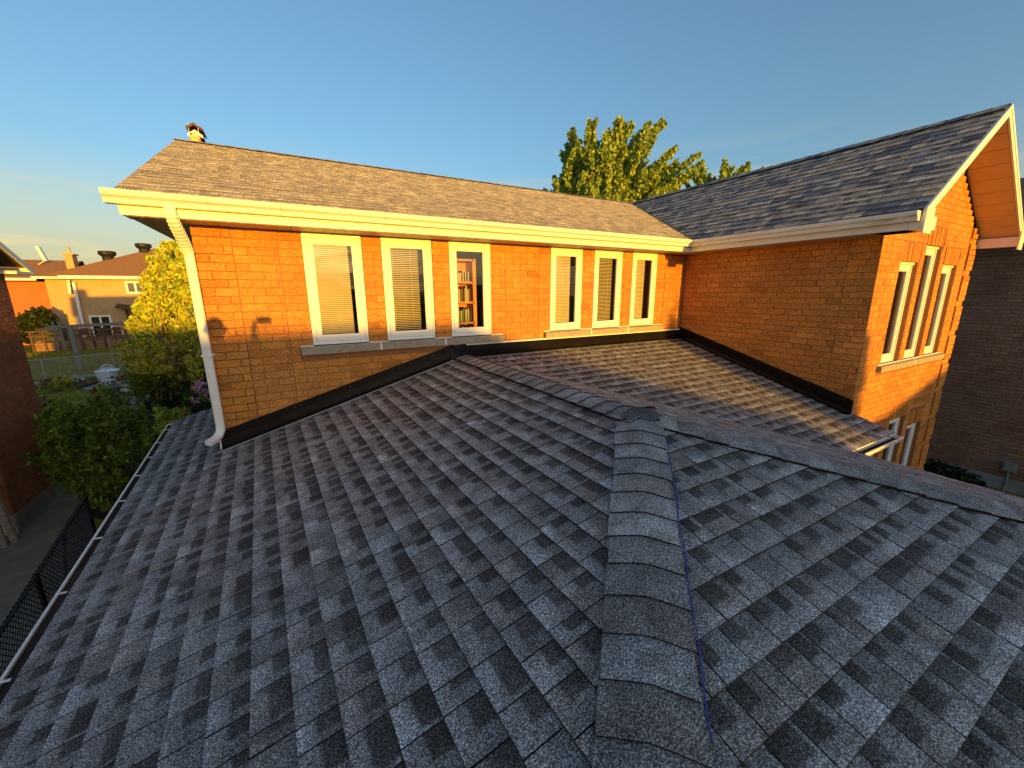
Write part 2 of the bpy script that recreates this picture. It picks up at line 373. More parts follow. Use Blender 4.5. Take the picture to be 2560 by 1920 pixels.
# rust stains on the gutter enamel
def stained_gutter():
    t = m_gutter.node_tree; b = t.nodes['Principled BSDF']; src = b.inputs['Base Color'].links[0].from_socket
    g = t.nodes.new('ShaderNodeNewGeometry'); mpn = t.nodes.new('ShaderNodeMapping'); mpn.inputs['Scale'].default_value = (7, 1, 1.2)
    n = t.nodes.new('ShaderNodeTexNoise'); n.inputs['Scale'].default_value = 2.2; n.inputs['Detail'].default_value = 6
    r = t.nodes.new('ShaderNodeValToRGB'); r.color_ramp.elements[0].position = 0.66; r.color_ramp.elements[1].position = 0.78
    mx = t.nodes.new('ShaderNodeMix'); mx.data_type = 'RGBA'; mx.inputs['B'].default_value = (0.5, 0.36, 0.14, 1)
    t.links.new(g.outputs['Position'], mpn.inputs[0]); t.links.new(mpn.outputs[0], n.inputs['Vector']); t.links.new(n.outputs['Fac'], r.inputs[0])
    t.links.new(r.outputs[0], mx.inputs['Factor']); t.links.new(src, mx.inputs['A']); t.links.new(mx.outputs['Result'], b.inputs['Base Color'])
stained_gutter()

# ------------------------------------------------------------------ ground
def sheet(name, pts, z, m, kind='structure', label=None):
    b = MB(); b.poly([(p[0], p[1], z) for p in pts]); o = b.build(name, m); o['kind'] = kind
    if label: o['label'] = label
    return o
GZ = -3.7
sheet('lawn', [(-400, -400), (400, -400), (400, 400), (-400, 400)], GZ, m_grass)
sheet('driveway', [(-0.6, -30), (6, -30), (6, -6.4), (-0.6, -6.4)], GZ+.004, m_conc)
sheet('garden_path', [(-4.4, 7.1), (-3.55, 6.7), (-2.42, 3.3), (-1.5, -9), (-9, -9), (-9, 5.4), (-4.4, 5.4)], GZ+.012, m_conc)
q = [gp(75, 962), gp(262, 940), gp(335, 952), gp(395, 1010), gp(300, 1040), gp(262, 985), gp(196, 966), gp(80, 974)]
sheet('flower_bed', [(p.x, p.y) for p in q], GZ+.02, m_soil)
sheet('shrub_bed', [(-3.1, 5.3), (-0.9, 3.0), (1, 10), (-1, 26), (-5.6, 26), (-4.0, 12), (-3.6, 8)], GZ+.03, m_soil)
# lawn edging strip of pale timber
b = MB(); b.bar(gp(60, 963, -3.62), gp(165, 947, -3.62), .12, .10); b.bar(gp(165, 947, -3.62), gp(272, 932, -3.62), .12, .10)
tag(b.build('lawn_edging', m_fnd), 'pale low timber edging between the lawn and the flower bed', 'edging')

# ================================================================== THE HOUSE
HOUSE = empty('brick_house', 'orange brick house with low grey shingled garage roof, white gutters and tall narrow windows', 'house')
SL = 0.282; KX, KY, KZ = 2.71, -3.08, -0.25
XI = 6.996; YB = -2.73; XC = 10.38; ZS = 1.21
EX2, EY2 = 5.87, -3.18              # eaves of the plane beyond the ridge
def zP1(X): return KZ + SL*(X-KX)
def zP2(Y): return KZ + SL*Y
def xe(Y): return -0.60 - 0.0635*(Y+2.66)      # left eave of the garage roof runs slightly askew

CH = 0.079; BL = 0.235
def brick_face(wall, key, org, u, n, x0, x1, zlow, zhigh, breaks, opens, soldiers=(), zref=0.0, m=m_brick, quoins=(), rnd=0.0, gable=None):
    """courses of single bricks; org + x*u + z, proud along n"""
    org = Vector(org); u = Vector(u); n = Vector(n)
    k0 = int(math.floor((zlow-zref)/CH)); k1 = int(math.ceil((zhigh-zref)/CH))
    for k in range(k0, k1):
        za = zref+k*CH; zb = za+CH-0.009
        if zb > zhigh: zb = zhigh
        if zb-za < .02: continue
        segs = []; bs = [x0]+[b for b in breaks if x0 < b < x1]+[x1]
        for a, b in zip(bs[:-1], bs[1:]): segs.append((a, b, (k+len(segs)) % 2))
        for (a, b, par) in segs:
            x = a - (BL/2 if par else 0)
            if rnd: x -= rnd*((k*37) % 5)
            while x < b-0.02:
                xa, xb = max(x, a), min(x+BL, b); x += BL
                if xb-xa < 0.03: continue
                ivs = [(xa, xb-0.009)]
                for (ox0, ox1, oz0, oz1) in list(opens)+list(soldiers):
                    if zb > oz0+.01 and za < oz1-.01:
                        nv = []
                        for (p, q2) in ivs:
                            if q2 <= ox0 or p >= ox1: nv.append((p, q2)); continue
                            if p < ox0-.02: nv.append((p, ox0-.006))
                            if q2 > ox1+.02: nv.append((ox1+.006, q2))
                        ivs = nv
                if gable:
                    gl, gr = gable(za+CH/2); ivs = [(max(p, gl), min(q2, gr)) for p, q2 in ivs]
                for (p, q2) in ivs:
                    if q2-p < .025: continue
                    pr = 0.0055 + random.uniform(-.0012, .0015)
                    for (qx0, qx1, alt) in quoins:
                        if p >= qx0-.02 and q2 <= qx1+.02 and ((k-1+alt) % 6) != 0: pr += .018
                    t = random.gauss(1, .065); t2 = random.gauss(0, .03)
                    if random.random() < .06: t *= .8
                    col = (max(.55, t+t2), max(.5, t), max(.5, t-t2))
                    jz = random.uniform(-.0012, .0012)
                    A = org+u*p+Vector((0, 0, za+jz)); mb = MB()
                    w_ = u*(q2-p); h = Vector((0, 0, zb-za)); dn = n*pr
                    P = [A+dn, A+w_+dn, A+w_+h+dn, A+h+dn, A-n*.004, A+w_-n*.004, A+w_+h-n*.004, A+h-n*.004]
                    mb.v = [tuple(q) for q in P]; mb.c = [col]*8
                    mb.f = [(0, 1, 2, 3), (0, 4, 5, 1), (1, 5, 6, 2), (2, 6, 7, 3), (3, 7, 4, 0)]
                    piece(key, wall, 'brick', m, mb)
    for (sx0, sx1, sz0, sz1) in soldiers:
        x = sx0
        while x < sx1-.03:
            xb = min(x+.068, sx1); t = random.gauss(.93, .10); col = (t, t*.97, t*.95)
            A = org+u*x+Vector((0, 0, sz0+.004)); mb = MB(); w_ = u*(xb-x-.009); h = Vector((0, 0, sz1-sz0-.01)); dn = n*(.008+random.uniform(-.002, .004))
            P = [A+dn, A+w_+dn, A+w_+h+dn, A+h+dn, A-n*.004, A+w_-n*.004, A+w_+h-n*.004, A+h-n*.004]
            mb.v = [tuple(q) for q in P]; mb.c = [col]*8
            mb.f = [(0, 1, 2, 3), (0, 4, 5, 1), (1, 5, 6, 2), (2, 6, 7, 3), (3, 7, 4, 0)]
            piece(key, wall, 'brick', m, mb); x += .068

def wall_sheet(parent, name, m, org, u, n, x0, x1, z0, z1, opens, depth=0.09, top=None):
    """wall slab with real openings and reveals"""
    org = Vector(org); u = Vector(u); n = Vector(n); mb = MB()
    P = lambda x, z, d=0: org+u*x+Vector((0, 0, z))-n*d
    xs = sorted(set([x0, x1]+[v for o in opens for v in o[:2]])); zs = sorted(set([z0, z1]+[v for o in opens for v in o[2:]]))
    for a, b in zip(xs[:-1], xs[1:]):
        for c, d in zip(zs[:-1], zs[1:]):
            if any(a >= o[0]-1e-6 and b <= o[1]+1e-6 and c >= o[2]-1e-6 and d <= o[3]+1e-6 for o in opens): continue
            mb.poly([P(a, c), P(b, c), P(b, d), P(a, d)])
    for (a, b, c, d) in opens:
        mb.poly([P(a, c), P(a, d), P(a, d, depth), P(a, c, depth)]); mb.poly([P(b, c), P(b, d), P(b, d, depth), P(b, c, depth)])
        mb.poly([P(a, d), P(b, d), P(b, d, depth), P(a, d, depth)]); mb.poly([P(a, c), P(b, c), P(b, c, depth), P(a, c, depth)])
    if top: top(mb, P)
    occl(mb)
    return mb.build(name, m, parent)

def ring(mb, P, x0, x1, z0, z1, t, d0, d1, tt=None, tb=None):
    """rectangular frame of bar width t between depths d0 (front) and d1 (back)"""
    tt = tt or t; tb = tb or t
    def bx(a, b, c, d):
        p = [P(a, c, d0), P(b, c, d0), P(b, d, d0), P(a, d, d0), P(a, c, d1), P(b, c, d1), P(b, d, d1), P(a, d, d1)]
        bb = len(mb.v); mb.v += [tuple(q) for q in p]; mb.c += [(1, 1, 1)]*8
        mb.f += [tuple(bb+i for i in q) for q in ((0, 1, 2, 3), (4, 7, 6, 5), (0, 4, 5, 1), (1, 5, 6, 2), (2, 6, 7, 3), (3, 7, 4, 0))]
    bx(x0, x0+t, z0, z1); bx(x1-t, x1, z0, z1); bx(x0+t, x1-t, z1-tt, z1); bx(x0+t, x1-t, z0, z0+tb)

def window(parent, org, u, n, x0, x1, z0, z1, front=0.0, blind=None, lbl=None, hood=False, room=m_beige, depth=.7):
    org = Vector(org); u = Vector(u); n = Vector(n)
    P = lambda x, z, d=0: org+u*x+Vector((0, 0, z))-n*d
    f = MB(); ring(f, P, x0, x1, z0, z1, .026, front-.012, front+.06)
    ring(f, P, x0+.026, x1-.026, z0+.026, z1-.026, .014, front+.002, front+.06)
    if hood: ring(f, P, x0-.012, x1+.012, z1-.028, z1+.004, .016, front-.03, front+.0, )
    W = f.build('window', m_whitev, parent)
    if lbl: W['label'] = lbl
    s = MB(); ring(s, P, x0+.0425, x1-.0425, z0+.0425, z1-.0425, .052, front-.004, front+.05, tt=.066, tb=.068)
    ring(s, P, x0+.0945, x1-.0945, z0+.1105, z1-.1085, .007, front+.005, front+.03)
    s.build('sash', m_whitev, W)
    g = MB(); a, b, c, d = x0+.096, x1-.096, z0+.112, z1-.110
    g.poly([P(a, c, front+.018), P(b, c, front+.018), P(b, d, front+.018), P(a, d, front+.018)]); g.build('pane', m_glass, W)
    gk = MB(); ring(gk, P, a-.001, b+.001, c-.001, d+.001, .005, front+.0155, front+.022); gk.build('gasket', m_blk, W)
    r = MB(); e = front+.062; a0, b0, c0, d0 = x0+.02, x1-.02, z0+.02, z1-.02; D = e+depth
    A0, B0 = a0-.25, b0+.25
    r.poly([P(a0-.2, c0-.2, D), P(b0+.2, c0-.2, D), P(b0+.2, d0, D), P(a0-.2, d0, D)])
    r.poly([P(a0, c0, e), P(a0, d0, e), P(a0-.2, d0, D), P(a0-.2, c0-.2, D)]); r.poly([P(b0, c0, e), P(b0, d0, e), P(b0+.2, d0, D), P(b0+.2, c0-.2, D)])
    r.poly([P(a0, c0, e), P(b0, c0, e), P(b0+.2, c0-.2, D), P(a0-.2, c0-.2, D)]); r.poly([P(a0, d0, e), P(b0, d0, e), P(b0+.2, d0, D), P(a0-.2, d0, D)])
    r.build('interior', room, W)
    if blind:
        bl = MB(); kind, fr = blind; pitch = .0215; zz = d; i = 0
        xa, xb = a+.004, a+.004+(b-a-.008)*fr
        while zz > c+.01:
            i += 1
            if kind == 'closed': w2, dr = .0165, .006
            elif kind == 'fine': w2, dr = .0085, .002
            elif kind == 'half': w2, dr = .016, .004
            else: w2, dr = .0016, .0
            if kind != 'sparse' or i in (13, 16, 20, 21, 24, 28, 29, 36, 37, 38, 41, 43, 46):
                t_ = front+.045+random.uniform(-.0008, .0008)
                bl.poly([P(xa, zz-w2-.0005, t_-dr*.3), P(xb, zz-w2-.0005, t_-dr*.3), P(xb, zz, t_+dr), P(xa, zz, t_+dr)])
            zz -= pitch
        if kind != 'closed':
            bl.bar(P(xa+(xb-xa)*.72, d, front+.040), P(xa+(xb-xa)*.72, c+.04, front+.040), .0035)
        bl.bar(P(xa+.03, d, front+.043), P(xa+.03, c, front+.043), .002)
        bl.build('blind', m_blind, W)
    return W

# ---------- wall A (faces the viewer), wall B (side of the wing), wall C (front of the wing)
WA = [(.92, 1.51), (1.73, 2.32), (2.55, 3.12), (4.09, 4.66), (4.90, 5.47), (5.70, 6.26)]
opA = [(a, b, 0.0, 1.205) for a, b in WA]
wallA = wall_sheet(HOUSE, 'wall', m_mortar, (0, 0, 0), (1, 0, 0), (0, -1, 0), 0, XI, -1.15, ZS, opA)
wallA['label'] = 'long orange brick wall with six tall white windows'
def lowA(x): return zP1(x) if x < KX else KZ
brk = [.31, .70, 3.35, 3.89, 6.50]
brick_face(wallA, 'house_brick', (0, 0, 0), (1, 0, 0), (0, -1, 0), 0.0, XI-.012, -1.03, ZS-.003, brk,
           opA+[(.79, 3.30, -.10, 0), (3.98, 6.48, -.10, 0)], quoins=[(0, .31, 0)], rnd=.0)
opB = []
wallB = wall_sheet(HOUSE, 'wall', m_mortar, (XI, 0, 0), (0, -1, 0), (-1, 0, 0), 0, -YB, -3.7, 1.40, opB)
wallB['label'] = 'shaded orange brick side wall of the wing'
brick_face(wallB, 'house_brick', (XI, 0, 0), (0, -1, 0), (-1, 0, 0), 0.015, -YB+.004, -1.10, ZS-.003, [2.42], [], rnd=.02)
GA = .688                      # slope of the gable roof
gc = (XI+XC)/2
def gab(z): d = max(0.0, (z-1.30)/GA); return (XI+d-.06, XC-d+.06) if z > 1.3 else (XI-1, XC+1)
cw = [(7.62, 8.20, -.42, .93), (8.385, 8.965, -.42, 1.165), (9.15, 9.73, -.42, .93)]
cl = [(7.62, 8.20, -3.0, -1.55), (8.385, 8.965, -3.0, -1.335), (9.15, 9.73, -3.0, -1.55)]
opC = [(a-XI, b-XI, c, d) for a, b, c, d in cw+cl]
def gtop(mb, P):
    w_ = XC-XI; mb.poly([P(0, 1.30), P(w_, 1.30), P(w_/2, 1.30+GA*w_/2)])
wallC = wall_sheet(HOUSE, 'wall', m_mortar, (XI, YB, 0), (1, 0, 0), (0, -1, 0), 0, XC-XI, -3.7, 1.30, opC, top=gtop)
wallC['label'] = 'sunlit gable front wall of the wing'
sold = [(a-XI-.03, b-XI+.03, d, d+.236) for a, b, c, d in cw+cl]
brick_face(wallC, 'house_brick', (XI, YB, 0), (1, 0, 0), (0, -1, 0), -.006, XC-XI, -3.6, 2.40, [.30, XC-XI-.33, XC-XI-.30],
           opC+[(.51, 2.92, -.52, -.42)], soldiers=sold, quoins=[(XC-XI-.31, XC-XI, 3)], gable=lambda z: tuple(v-XI for v in gab(z)))
# corner returns (sides) of the house seen as end faces
b = MB(); b.poly([(0, 0, -3.7), (0, 5.9, -3.7), (0, 5.9, ZS), (0, 0, ZS)]); b.poly([(XC, YB, -3.7), (XC, 9, -3.7), (XC, 9, 1.3), (XC, YB, 1.3)])
b.poly([(0, 5.9, -3.7), (XC, 5.9, -3.7), (XC, 5.9, ZS), (0, 5.9, ZS)]); occl(b); b.build('wall', m_mortar, HOUSE)['label'] = 'side and rear walls'

kinds = [('closed', .90), ('fine', .86), None, ('half', .78), ('fine', .84), ('half', .66)]
wl = ['first window from the left, ivory blind down', 'second window, dark behind a thin blind', 'third window, bookshelf behind the glass',
      'fourth window, half open blind', 'fifth window, dark behind a thin blind', 'sixth window, next to the inner corner']
for i, (a, b_) in enumerate(WA):
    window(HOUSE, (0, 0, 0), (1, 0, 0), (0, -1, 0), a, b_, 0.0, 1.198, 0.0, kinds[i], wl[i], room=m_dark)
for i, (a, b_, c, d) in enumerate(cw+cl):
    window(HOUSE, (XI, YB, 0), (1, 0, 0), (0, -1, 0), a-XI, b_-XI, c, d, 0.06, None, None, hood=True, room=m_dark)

# stone sills with caulked joints
def sill(x0, x1, org, ztop, joints, left=True):
    s = MB(); org = Vector(org)
    xs = [x0]+joints+[x1]
    S = None
    for a, b_ in zip(xs[:-1], xs[1:]):
        k = MB(); prof = [(-.062, -.088), (0, -.088), (0, 0), (-.062, -.012)]
        k.extrude(prof, org+Vector((a+.006, 0, ztop)), org+Vector((b_-.006, 0, ztop)), (0, 1, 0), (0, 0, 1))
        o = k.build('sill', m_stone, HOUSE)
        S = S or o
    j = MB()
    for x in joints: j.box(org.x+x-.012, org.x+x+.014, org.y-.066, org.y-.001, ztop-.084, ztop-.004)
    j.box(org.x+x0, org.x+x1, org.y-.012, org.y-.004, ztop-.002, ztop+.012)
    j.build('caulk', m_caulk, S)
sill(.79, 3.30, (0, 0, 0), 0.0, [1.635, 2.44]); sill(3.98, 6.48, (0, 0, 0), 0.0, [4.84, 5.63])
sill(.515, 2.90, (XI, YB, 0), -.42, [1.67])

# bookshelf behind the third window
BS = empty('bookshelf', 'orange wooden bookshelf filled with books behind the third window', 'bookshelf')
b = MB(); y0, y1 = .10, .32; x0, x1 = 2.60, 2.96
b.box(x0, x0+.10, y0, y1, -.1, 1.0); b.box(x1-.05, x1, y0, y1, -.1, 1.0); b.box(x0, x1, y1-.01, y1+.01, -.1, 1.0); b.build('case', m_shelf, BS)
for z in (-.02, .17, .44, .70, .985):
    k = MB(); k.box(x0+.035, x1-.035, y0, y1-.01, z-.012, z+.012); k.build('shelf', m_shelf, BS)
for z, n_, hh in ((-.008, 9, .15), (.182, 12, .2), (.452, 12, .21), (.712, 8, .15)):
    x = x0+.11
    for i in range(n_):
        w_ = random.uniform(.014, .024); h = hh*random.uniform(.72, 1)
        if x+w_ > x1-.052: break
        k = MB(); c = random.choice([(.05, .06, .12), (.6, .55, .45), (.25, .05, .04), (.04, .04, .04), (.5, .5, .52), (.12, .2, .08), (.75, .7, .6)])
        k.box(x, x+w_, y0+.02, y1-.03, z, z+h, c); k.build('book', m_book, BS); x += w_+.001

# ---------- low garage roof
GR = empty('garage_roof', None, None); GR.parent = HOUSE
def clip(poly, planes):
    for (a, b_, c) in planes:                 # keep a*x+b*y+c >= 0
        out = []
        for i in range(len(poly)):
            p, q2 = poly[i], poly[(i+1) % len(poly)]
            dp = a*p[0]+b_*p[1]+c; dq = a*q2[0]+b_*q2[1]+c
            if dp >= 0: out.append(p)
            if (dp >= 0) != (dq >= 0):
                t = dp/(dp-dq); out.append((p[0]+(q2[0]-p[0])*t, p[1]+(q2[1]-p[1])*t))
        poly = out
        if len(poly) < 3: return []
    return poly
def edges(poly):
    A = sum(poly[i][0]*poly[(i+1) % len(poly)][1]-poly[(i+1) % len(poly)][0]*poly[i][1] for i in range(len(poly)))
    s = 1 if A > 0 else -1; out = []
    for i in range(len(poly)):
        (x0, y0), (x1, y1) = poly[i], poly[(i+1) % len(poly)]
        dx, dy = x1-x0, y1-y0; out.append((-dy*s, dx*s, s*(dy*x0-dx*y0)))
    return out
def area(poly): return abs(sum(poly[i][0]*poly[(i+1) % len(poly)][1]-poly[(i+1) % len(poly)][0]*poly[i][1] for i in range(len(poly))))/2

PAL_G = [((.210, .215, .220), 5), ((.248, .262, .272), 2), ((.200, .193, .190), 4), ((.228, .236, .242), 4)]
PAL_B = [((.47, .375, .275), 4), ((.235, .225, .225), 2.8), ((.37, .305, .235), 4), ((.53, .40, .27), 1.4), ((.155, .155, .165), 1.8)]
PAL_A = [((.46, .405, .285), 5), ((.40, .355, .26), 4), ((.51, .45, .31), 1.5), ((.35, .31, .235), 1.2)]
def pick(pal):
    t = random.random()*sum(w_ for _, w_ in pal)
    for c, w_ in pal:
        t -= w_
        if t <= 0: return c
    return pal[0][0]
def shingles(parent, key, m, poly, cmap, smin, smax, ncourse, zf, pal, h0=.010, band=.85, wr=(.128, .180), right=0, darkc=(.046, .043, .041), butt=.22, amp=1.0, gap=.0055, flush=False):
    """cmap(s, t): plan position of course coordinate t (0 eave .. n) at station s; zf plan height.
    One piece per tab; the granule blend of each tab fades from a dark upper corner to a pale lower edge."""
    E = edges(poly); D = Vector(darkc)
    for i in range(ncourse):
        s = smin if flush else smin - random.random()*.3
        while s < smax:
            w_ = random.uniform(*wr)*(1 if random.random() < .86 else .55)
            s0, s1 = s+gap/2, s+w_-gap/2; s += w_
            full = [cmap(s0, i), cmap(s1, i), cmap(s1, i+1), cmap(s0, i+1)]
            whole = all(a*p[0]+b_*p[1]+c >= -1e-9 for p in full for (a, b_, c) in E)
            if not whole:
                cp = clip(full, E)
                if not cp or area(cp) < .0012: continue
            col = Vector(pick(pal))*random.uniform(.92, 1.08)
            hh = h0*random.choice((.95, 1.0, 1.0, .70))+random.uniform(-.0006, .0006)
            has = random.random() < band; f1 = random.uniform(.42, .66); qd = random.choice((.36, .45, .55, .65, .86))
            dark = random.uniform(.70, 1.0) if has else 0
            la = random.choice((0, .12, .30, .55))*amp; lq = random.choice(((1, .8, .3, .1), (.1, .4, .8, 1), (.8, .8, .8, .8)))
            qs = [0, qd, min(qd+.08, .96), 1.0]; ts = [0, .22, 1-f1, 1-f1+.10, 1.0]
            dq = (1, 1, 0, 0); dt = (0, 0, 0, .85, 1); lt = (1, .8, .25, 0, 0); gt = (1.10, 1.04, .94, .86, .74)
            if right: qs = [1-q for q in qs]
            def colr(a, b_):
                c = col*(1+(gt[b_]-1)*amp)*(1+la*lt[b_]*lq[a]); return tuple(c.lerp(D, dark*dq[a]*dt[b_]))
            o = Vector(full[0]); d3 = Vector(full[3])-o
            mb = MB()
            for a in range(3):
                for b_ in range(4):
                    ids = ((a, b_), (a+1, b_), (a+1, b_+1), (a, b_+1))
                    pts = []
                    for (x, y) in ids:
                        u = qs[x]; t = ts[y]
                        p = cmap(s0+(s1-s0)*u, i+t); pts.append((p[0], p[1], t, x, y))
                    if whole:
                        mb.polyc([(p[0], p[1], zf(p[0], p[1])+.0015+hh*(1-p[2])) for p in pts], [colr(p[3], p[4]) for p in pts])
                    else:
                        c = clip([(p[0], p[1]) for p in pts], E)
                        if len(c) < 3 or area(c) < 1e-7: continue
                        tm = sum(p[2] for p in pts)/4; cc = Vector((0, 0, 0))
                        for p in pts: cc += Vector(colr(p[3], p[4]))/4
                        L2 = d3.length_squared; out = []
                        for q in c:
                            t = max(0, min(1, (Vector(q)-o).dot(d3)/L2)); out.append((q[0], q[1], zf(*q)+.0015+hh*(1-t)))
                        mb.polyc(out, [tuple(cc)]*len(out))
            if not mb.f: continue
            k = max(range(len(mb.f)), key=lambda q: area([mb.v[v][:2] for v in mb.f[q]])); mb.f[0], mb.f[k] = mb.f[k], mb.f[0]
            if whole:
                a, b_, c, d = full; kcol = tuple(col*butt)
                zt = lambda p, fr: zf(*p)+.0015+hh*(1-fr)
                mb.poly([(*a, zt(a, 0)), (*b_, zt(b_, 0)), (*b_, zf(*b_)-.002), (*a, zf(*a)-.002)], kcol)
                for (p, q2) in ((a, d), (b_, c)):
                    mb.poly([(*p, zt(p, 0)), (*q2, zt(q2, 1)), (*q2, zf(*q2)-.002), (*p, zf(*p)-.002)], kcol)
            piece(key, parent, 'shingle', m, mb)

z1f = lambda x, y: KZ+SL*(x-KX); z2f = lambda x, y: KZ+SL*y; z3f = lambda x, y: KZ+SL*(y-KY); z4f = lambda x, y: KZ-SL*(x-KX)
P1a = [(xe(0), 0), (KX, 0), (KX, KY), (KX-3.05, KY-3.05), (xe(-6.13), -6.13)]
P1a = [(xe(0), 0.0), (KX, 0.0), (KX, KY), (xe(-6.2)-.0, -6.2)]
hx = KX-(EX2-KX); P1a = [(xe(0), 0.0), (KX, 0.0), (KX, KY), (hx, KY-(KX-hx))]
P1b = [(xe(2.5), 2.5), (-.004, 2.5), (-.004, 0.0), (xe(0), 0.0)]
eyF = KY-(KX-hx)
P3 = [(KX, KY), (hx, eyF), (EX2, eyF), (EX2, KY-(EX2-KX))]
P2 = [(KX, 0.0), (XI, 0.0), (XI, EY2), (EX2, EY2)]
P2b = [(XI, YB-.012), (XI+.075, YB-.012), (XI+.075, EY2), (XI, EY2)]
P4 = [(KX, 0.0), (KX, KY), (EX2, KY-(EX2-KX)), (EX2, EY2)]
b = MB()
for poly, zf in ((P1a, z1f), (P1b, z1f), (P3, z3f), (P2, z2f), (P2b, z2f), (P4, z4f)):
    b.poly([(x, y, zf(x, y)) for x, y in poly])
occl(b); dk = b.build('roof_deck', m_under, GR)
N1 = 24
c1 = lambda s, t: (xe(s)+(KX-xe(s))*t/N1, s)
shingles(dk, 'house_shingle', m_gran, P1a, c1, -6.5, .3, N1, z1f, PAL_G, right=1)
shingles(dk, 'house_shingle', m_gran, P1b, c1, -.3, 2.6, N1, z1f, PAL_G, right=1)
n3 = 24; c3 = lambda s, t: (s, eyF+(KY-eyF)*t/n3)
shingles(dk, 'house_shingle', m_gran, P3, c3, -1, 6.2, n3, z3f, PAL_G)
n2 = 23; c2 = lambda s, t: (s, EY2+(0-EY2)*t/n2)
shingles(dk, 'house_shingle', m_gran, P2, c2, 2.6, 7.1, n2, z2f, PAL_G)
shingles(dk, 'house_shingle', m_gran, P2b, c2, 6.7, 7.1, n2, z2f, PAL_G)
n4 = 23; c4 = lambda s, t: (EX2+(KX-EX2)*t/n4, s)
shingles(dk, 'house_shingle', m_gran, P4, c4, -6.4, .1, n4, z4f, PAL_G)

# ridge and hip caps: bent pieces, each overlapping the one below it
def cap_run(parent, key, m, p0, p1, side, zdrop, half, exp, pal, lift=.0085, start=0.0, brown=None, limit=None):
    """p0 top end, p1 low end of the crest; side = plan unit vector across; zdrop = fall of each flank per metre across"""
    p0 = Vector(p0); p1 = Vector(p1); d = (p1-p0); Ln = d.length; d.normalize(); side = Vector(side)
    n_ = int((Ln-start)/exp)+1
    for i in range(n_):
        a = start+i*exp; b_ = min(a+exp, Ln)
        if b_-a < .02: continue
        col = Vector(pick(pal))*random.uniform(.80, 1.22); mb = MB(); K = 8
        jx = random.uniform(-.004, .004); hw = half+random.uniform(-.004, .004)
        def pt(t, v, up):          # v in -1..1 across
            e = hw*v+jx; fall = zdrop*(math.sqrt(e*e+.025**2)-.025)
            return p0+d*t+side*e+Vector((0, 0, -fall+up))
        rows = [(a, lift*.25), (a+(b_-a)*.5, lift*.75), (b_+.004, lift*1.15)]
        grid = [[pt(t, -1+2*k/K, up) for k in range(K+1)] for t, up in rows]
        base = len(mb.v)
        for r_, rw in enumerate(grid):
            for k, p in enumerate(rw): mb.v.append(tuple(p)); mb.c.append(tuple(col*(1.0 if r_ else .85)))
        for r_ in range(2):
            for k in range(K): mb.f.append((base+r_*(K+1)+k, base+r_*(K+1)+k+1, base+(r_+1)*(K+1)+k+1, base+(r_+1)*(K+1)+k))
        dc = (.012, .011, .011)
        e0 = [pt(b_+.004, -1+2*k/K, lift*1.15) for k in range(K+1)]; e1 = [pt(b_+.002, -1+2*k/K, lift*.1) for k in range(K+1)]
        for k in range(K): mb.poly([e0[k], e0[k+1], e1[k+1], e1[k]], dc)
        for v in (-1, 1):
            mb.poly([pt(a, v, lift*.25), pt(b_, v, lift*1.15), pt(b_, v, -.006), pt(a, v, -.006)], dc)
        k = max(range(len(mb.f)), key=lambda q: 1 if q == K//2 else 0); mb.f[0], mb.f[k] = mb.f[k], mb.f[0]
        o = mb.build('ridge_cap', m, parent)
        me = o.data
        for pi in range(2*K): me.polygons[pi].use_smooth = True
r2 = 1/math.sqrt(2)
UPc = .012
cap_run(dk, 'c', m_gran, (KX, -.03, KZ+UPc), (KX, KY-.06, KZ+UPc), (1, 0, 0), SL, .158, .160, PAL_G)
cap_run(dk, 'c', m_gran, (KX-.05, KY-.05, KZ+UPc-.014), (hx, eyF, KZ+SL*(hx-KX)+UPc), (r2, -r2, 0), SL*r2, .148, .150, PAL_G, start=.03)
cap_run(dk, 'c', m_gran, (KX+.05, KY-.05, KZ+UPc-.014), (EX2, KY-(EX2-KX), z4f(EX2, 0)+UPc), (r2, r2, 0), SL*r2, .148, .150, PAL_G, start=.02)
# curled last ridge cap over the peak
b = MB(); K = 10
rows = []
for r_ in range(5):
    t = r_/4; yy = KY+.04-.17*t; hw = .155-.085*t*t; row = []
    for k in range(K+1):
        v = -1+2*k/K; e = hw*v; up = .032-.020*t+.022*max(0, v)*t*(1-abs(v-.5))
        row.append((KX+e+.015*t, yy-.02*abs(v)*t, KZ+.012-SL*(math.sqrt(e*e+.05**2)-.05)*(1+.25*t)+up-.05*t*t*(.5+abs(v))))
    rows.append(row)
for r_ in range(4):
    for k in range(K): b.poly([rows[r_][k], rows[r_][k+1], rows[r_+1][k+1], rows[r_+1][k]], (.085, .088, .098))
for k in range(K): b.poly([rows[4][k], rows[4][k+1], (rows[4][k+1][0], rows[4][k+1][1]+.004, rows[4][k+1][2]-.012), (rows[4][k][0], rows[4][k][1]+.004, rows[4][k][2]-.012)], (.01, .01, .01))
b.build('ridge_cap', m_gran, dk)['label'] = 'curled cap where ridge and hips meet'
b = MB(); b.tube([(KX+.00, KY-.035, KZ+.052), (KX+.03, KY-.055, KZ+.060), (KX+.08, KY-.05, KZ+.046), (KX+.125, KY-.035, KZ+.028)], [.004, .008, .008, .003], 6)
b.build('tar_patch', m_under, dk)
# blue chalk line snapped beside the hip
b = MB(); n_ = 70
for i in range(n_):
    if random.random() < .18: continue
    t0 = .26+i*.055; t1 = t0+.056; off = .158+.004*math.sin(i*.9)
    ww = random.uniform(.004, .008)
    pts = []
    for t, o_ in ((t0, off), (t1, off), (t1, off+ww), (t0, off+ww)):
        x = KX-t*r2+o_*r2; y = KY-t*r2-o_*r2; pts.append((x, y, z3f(x, y)+.0145))
    b.poly(pts)
b.build('chalk_line', m_chalk, dk)['kind'] = 'stuff'

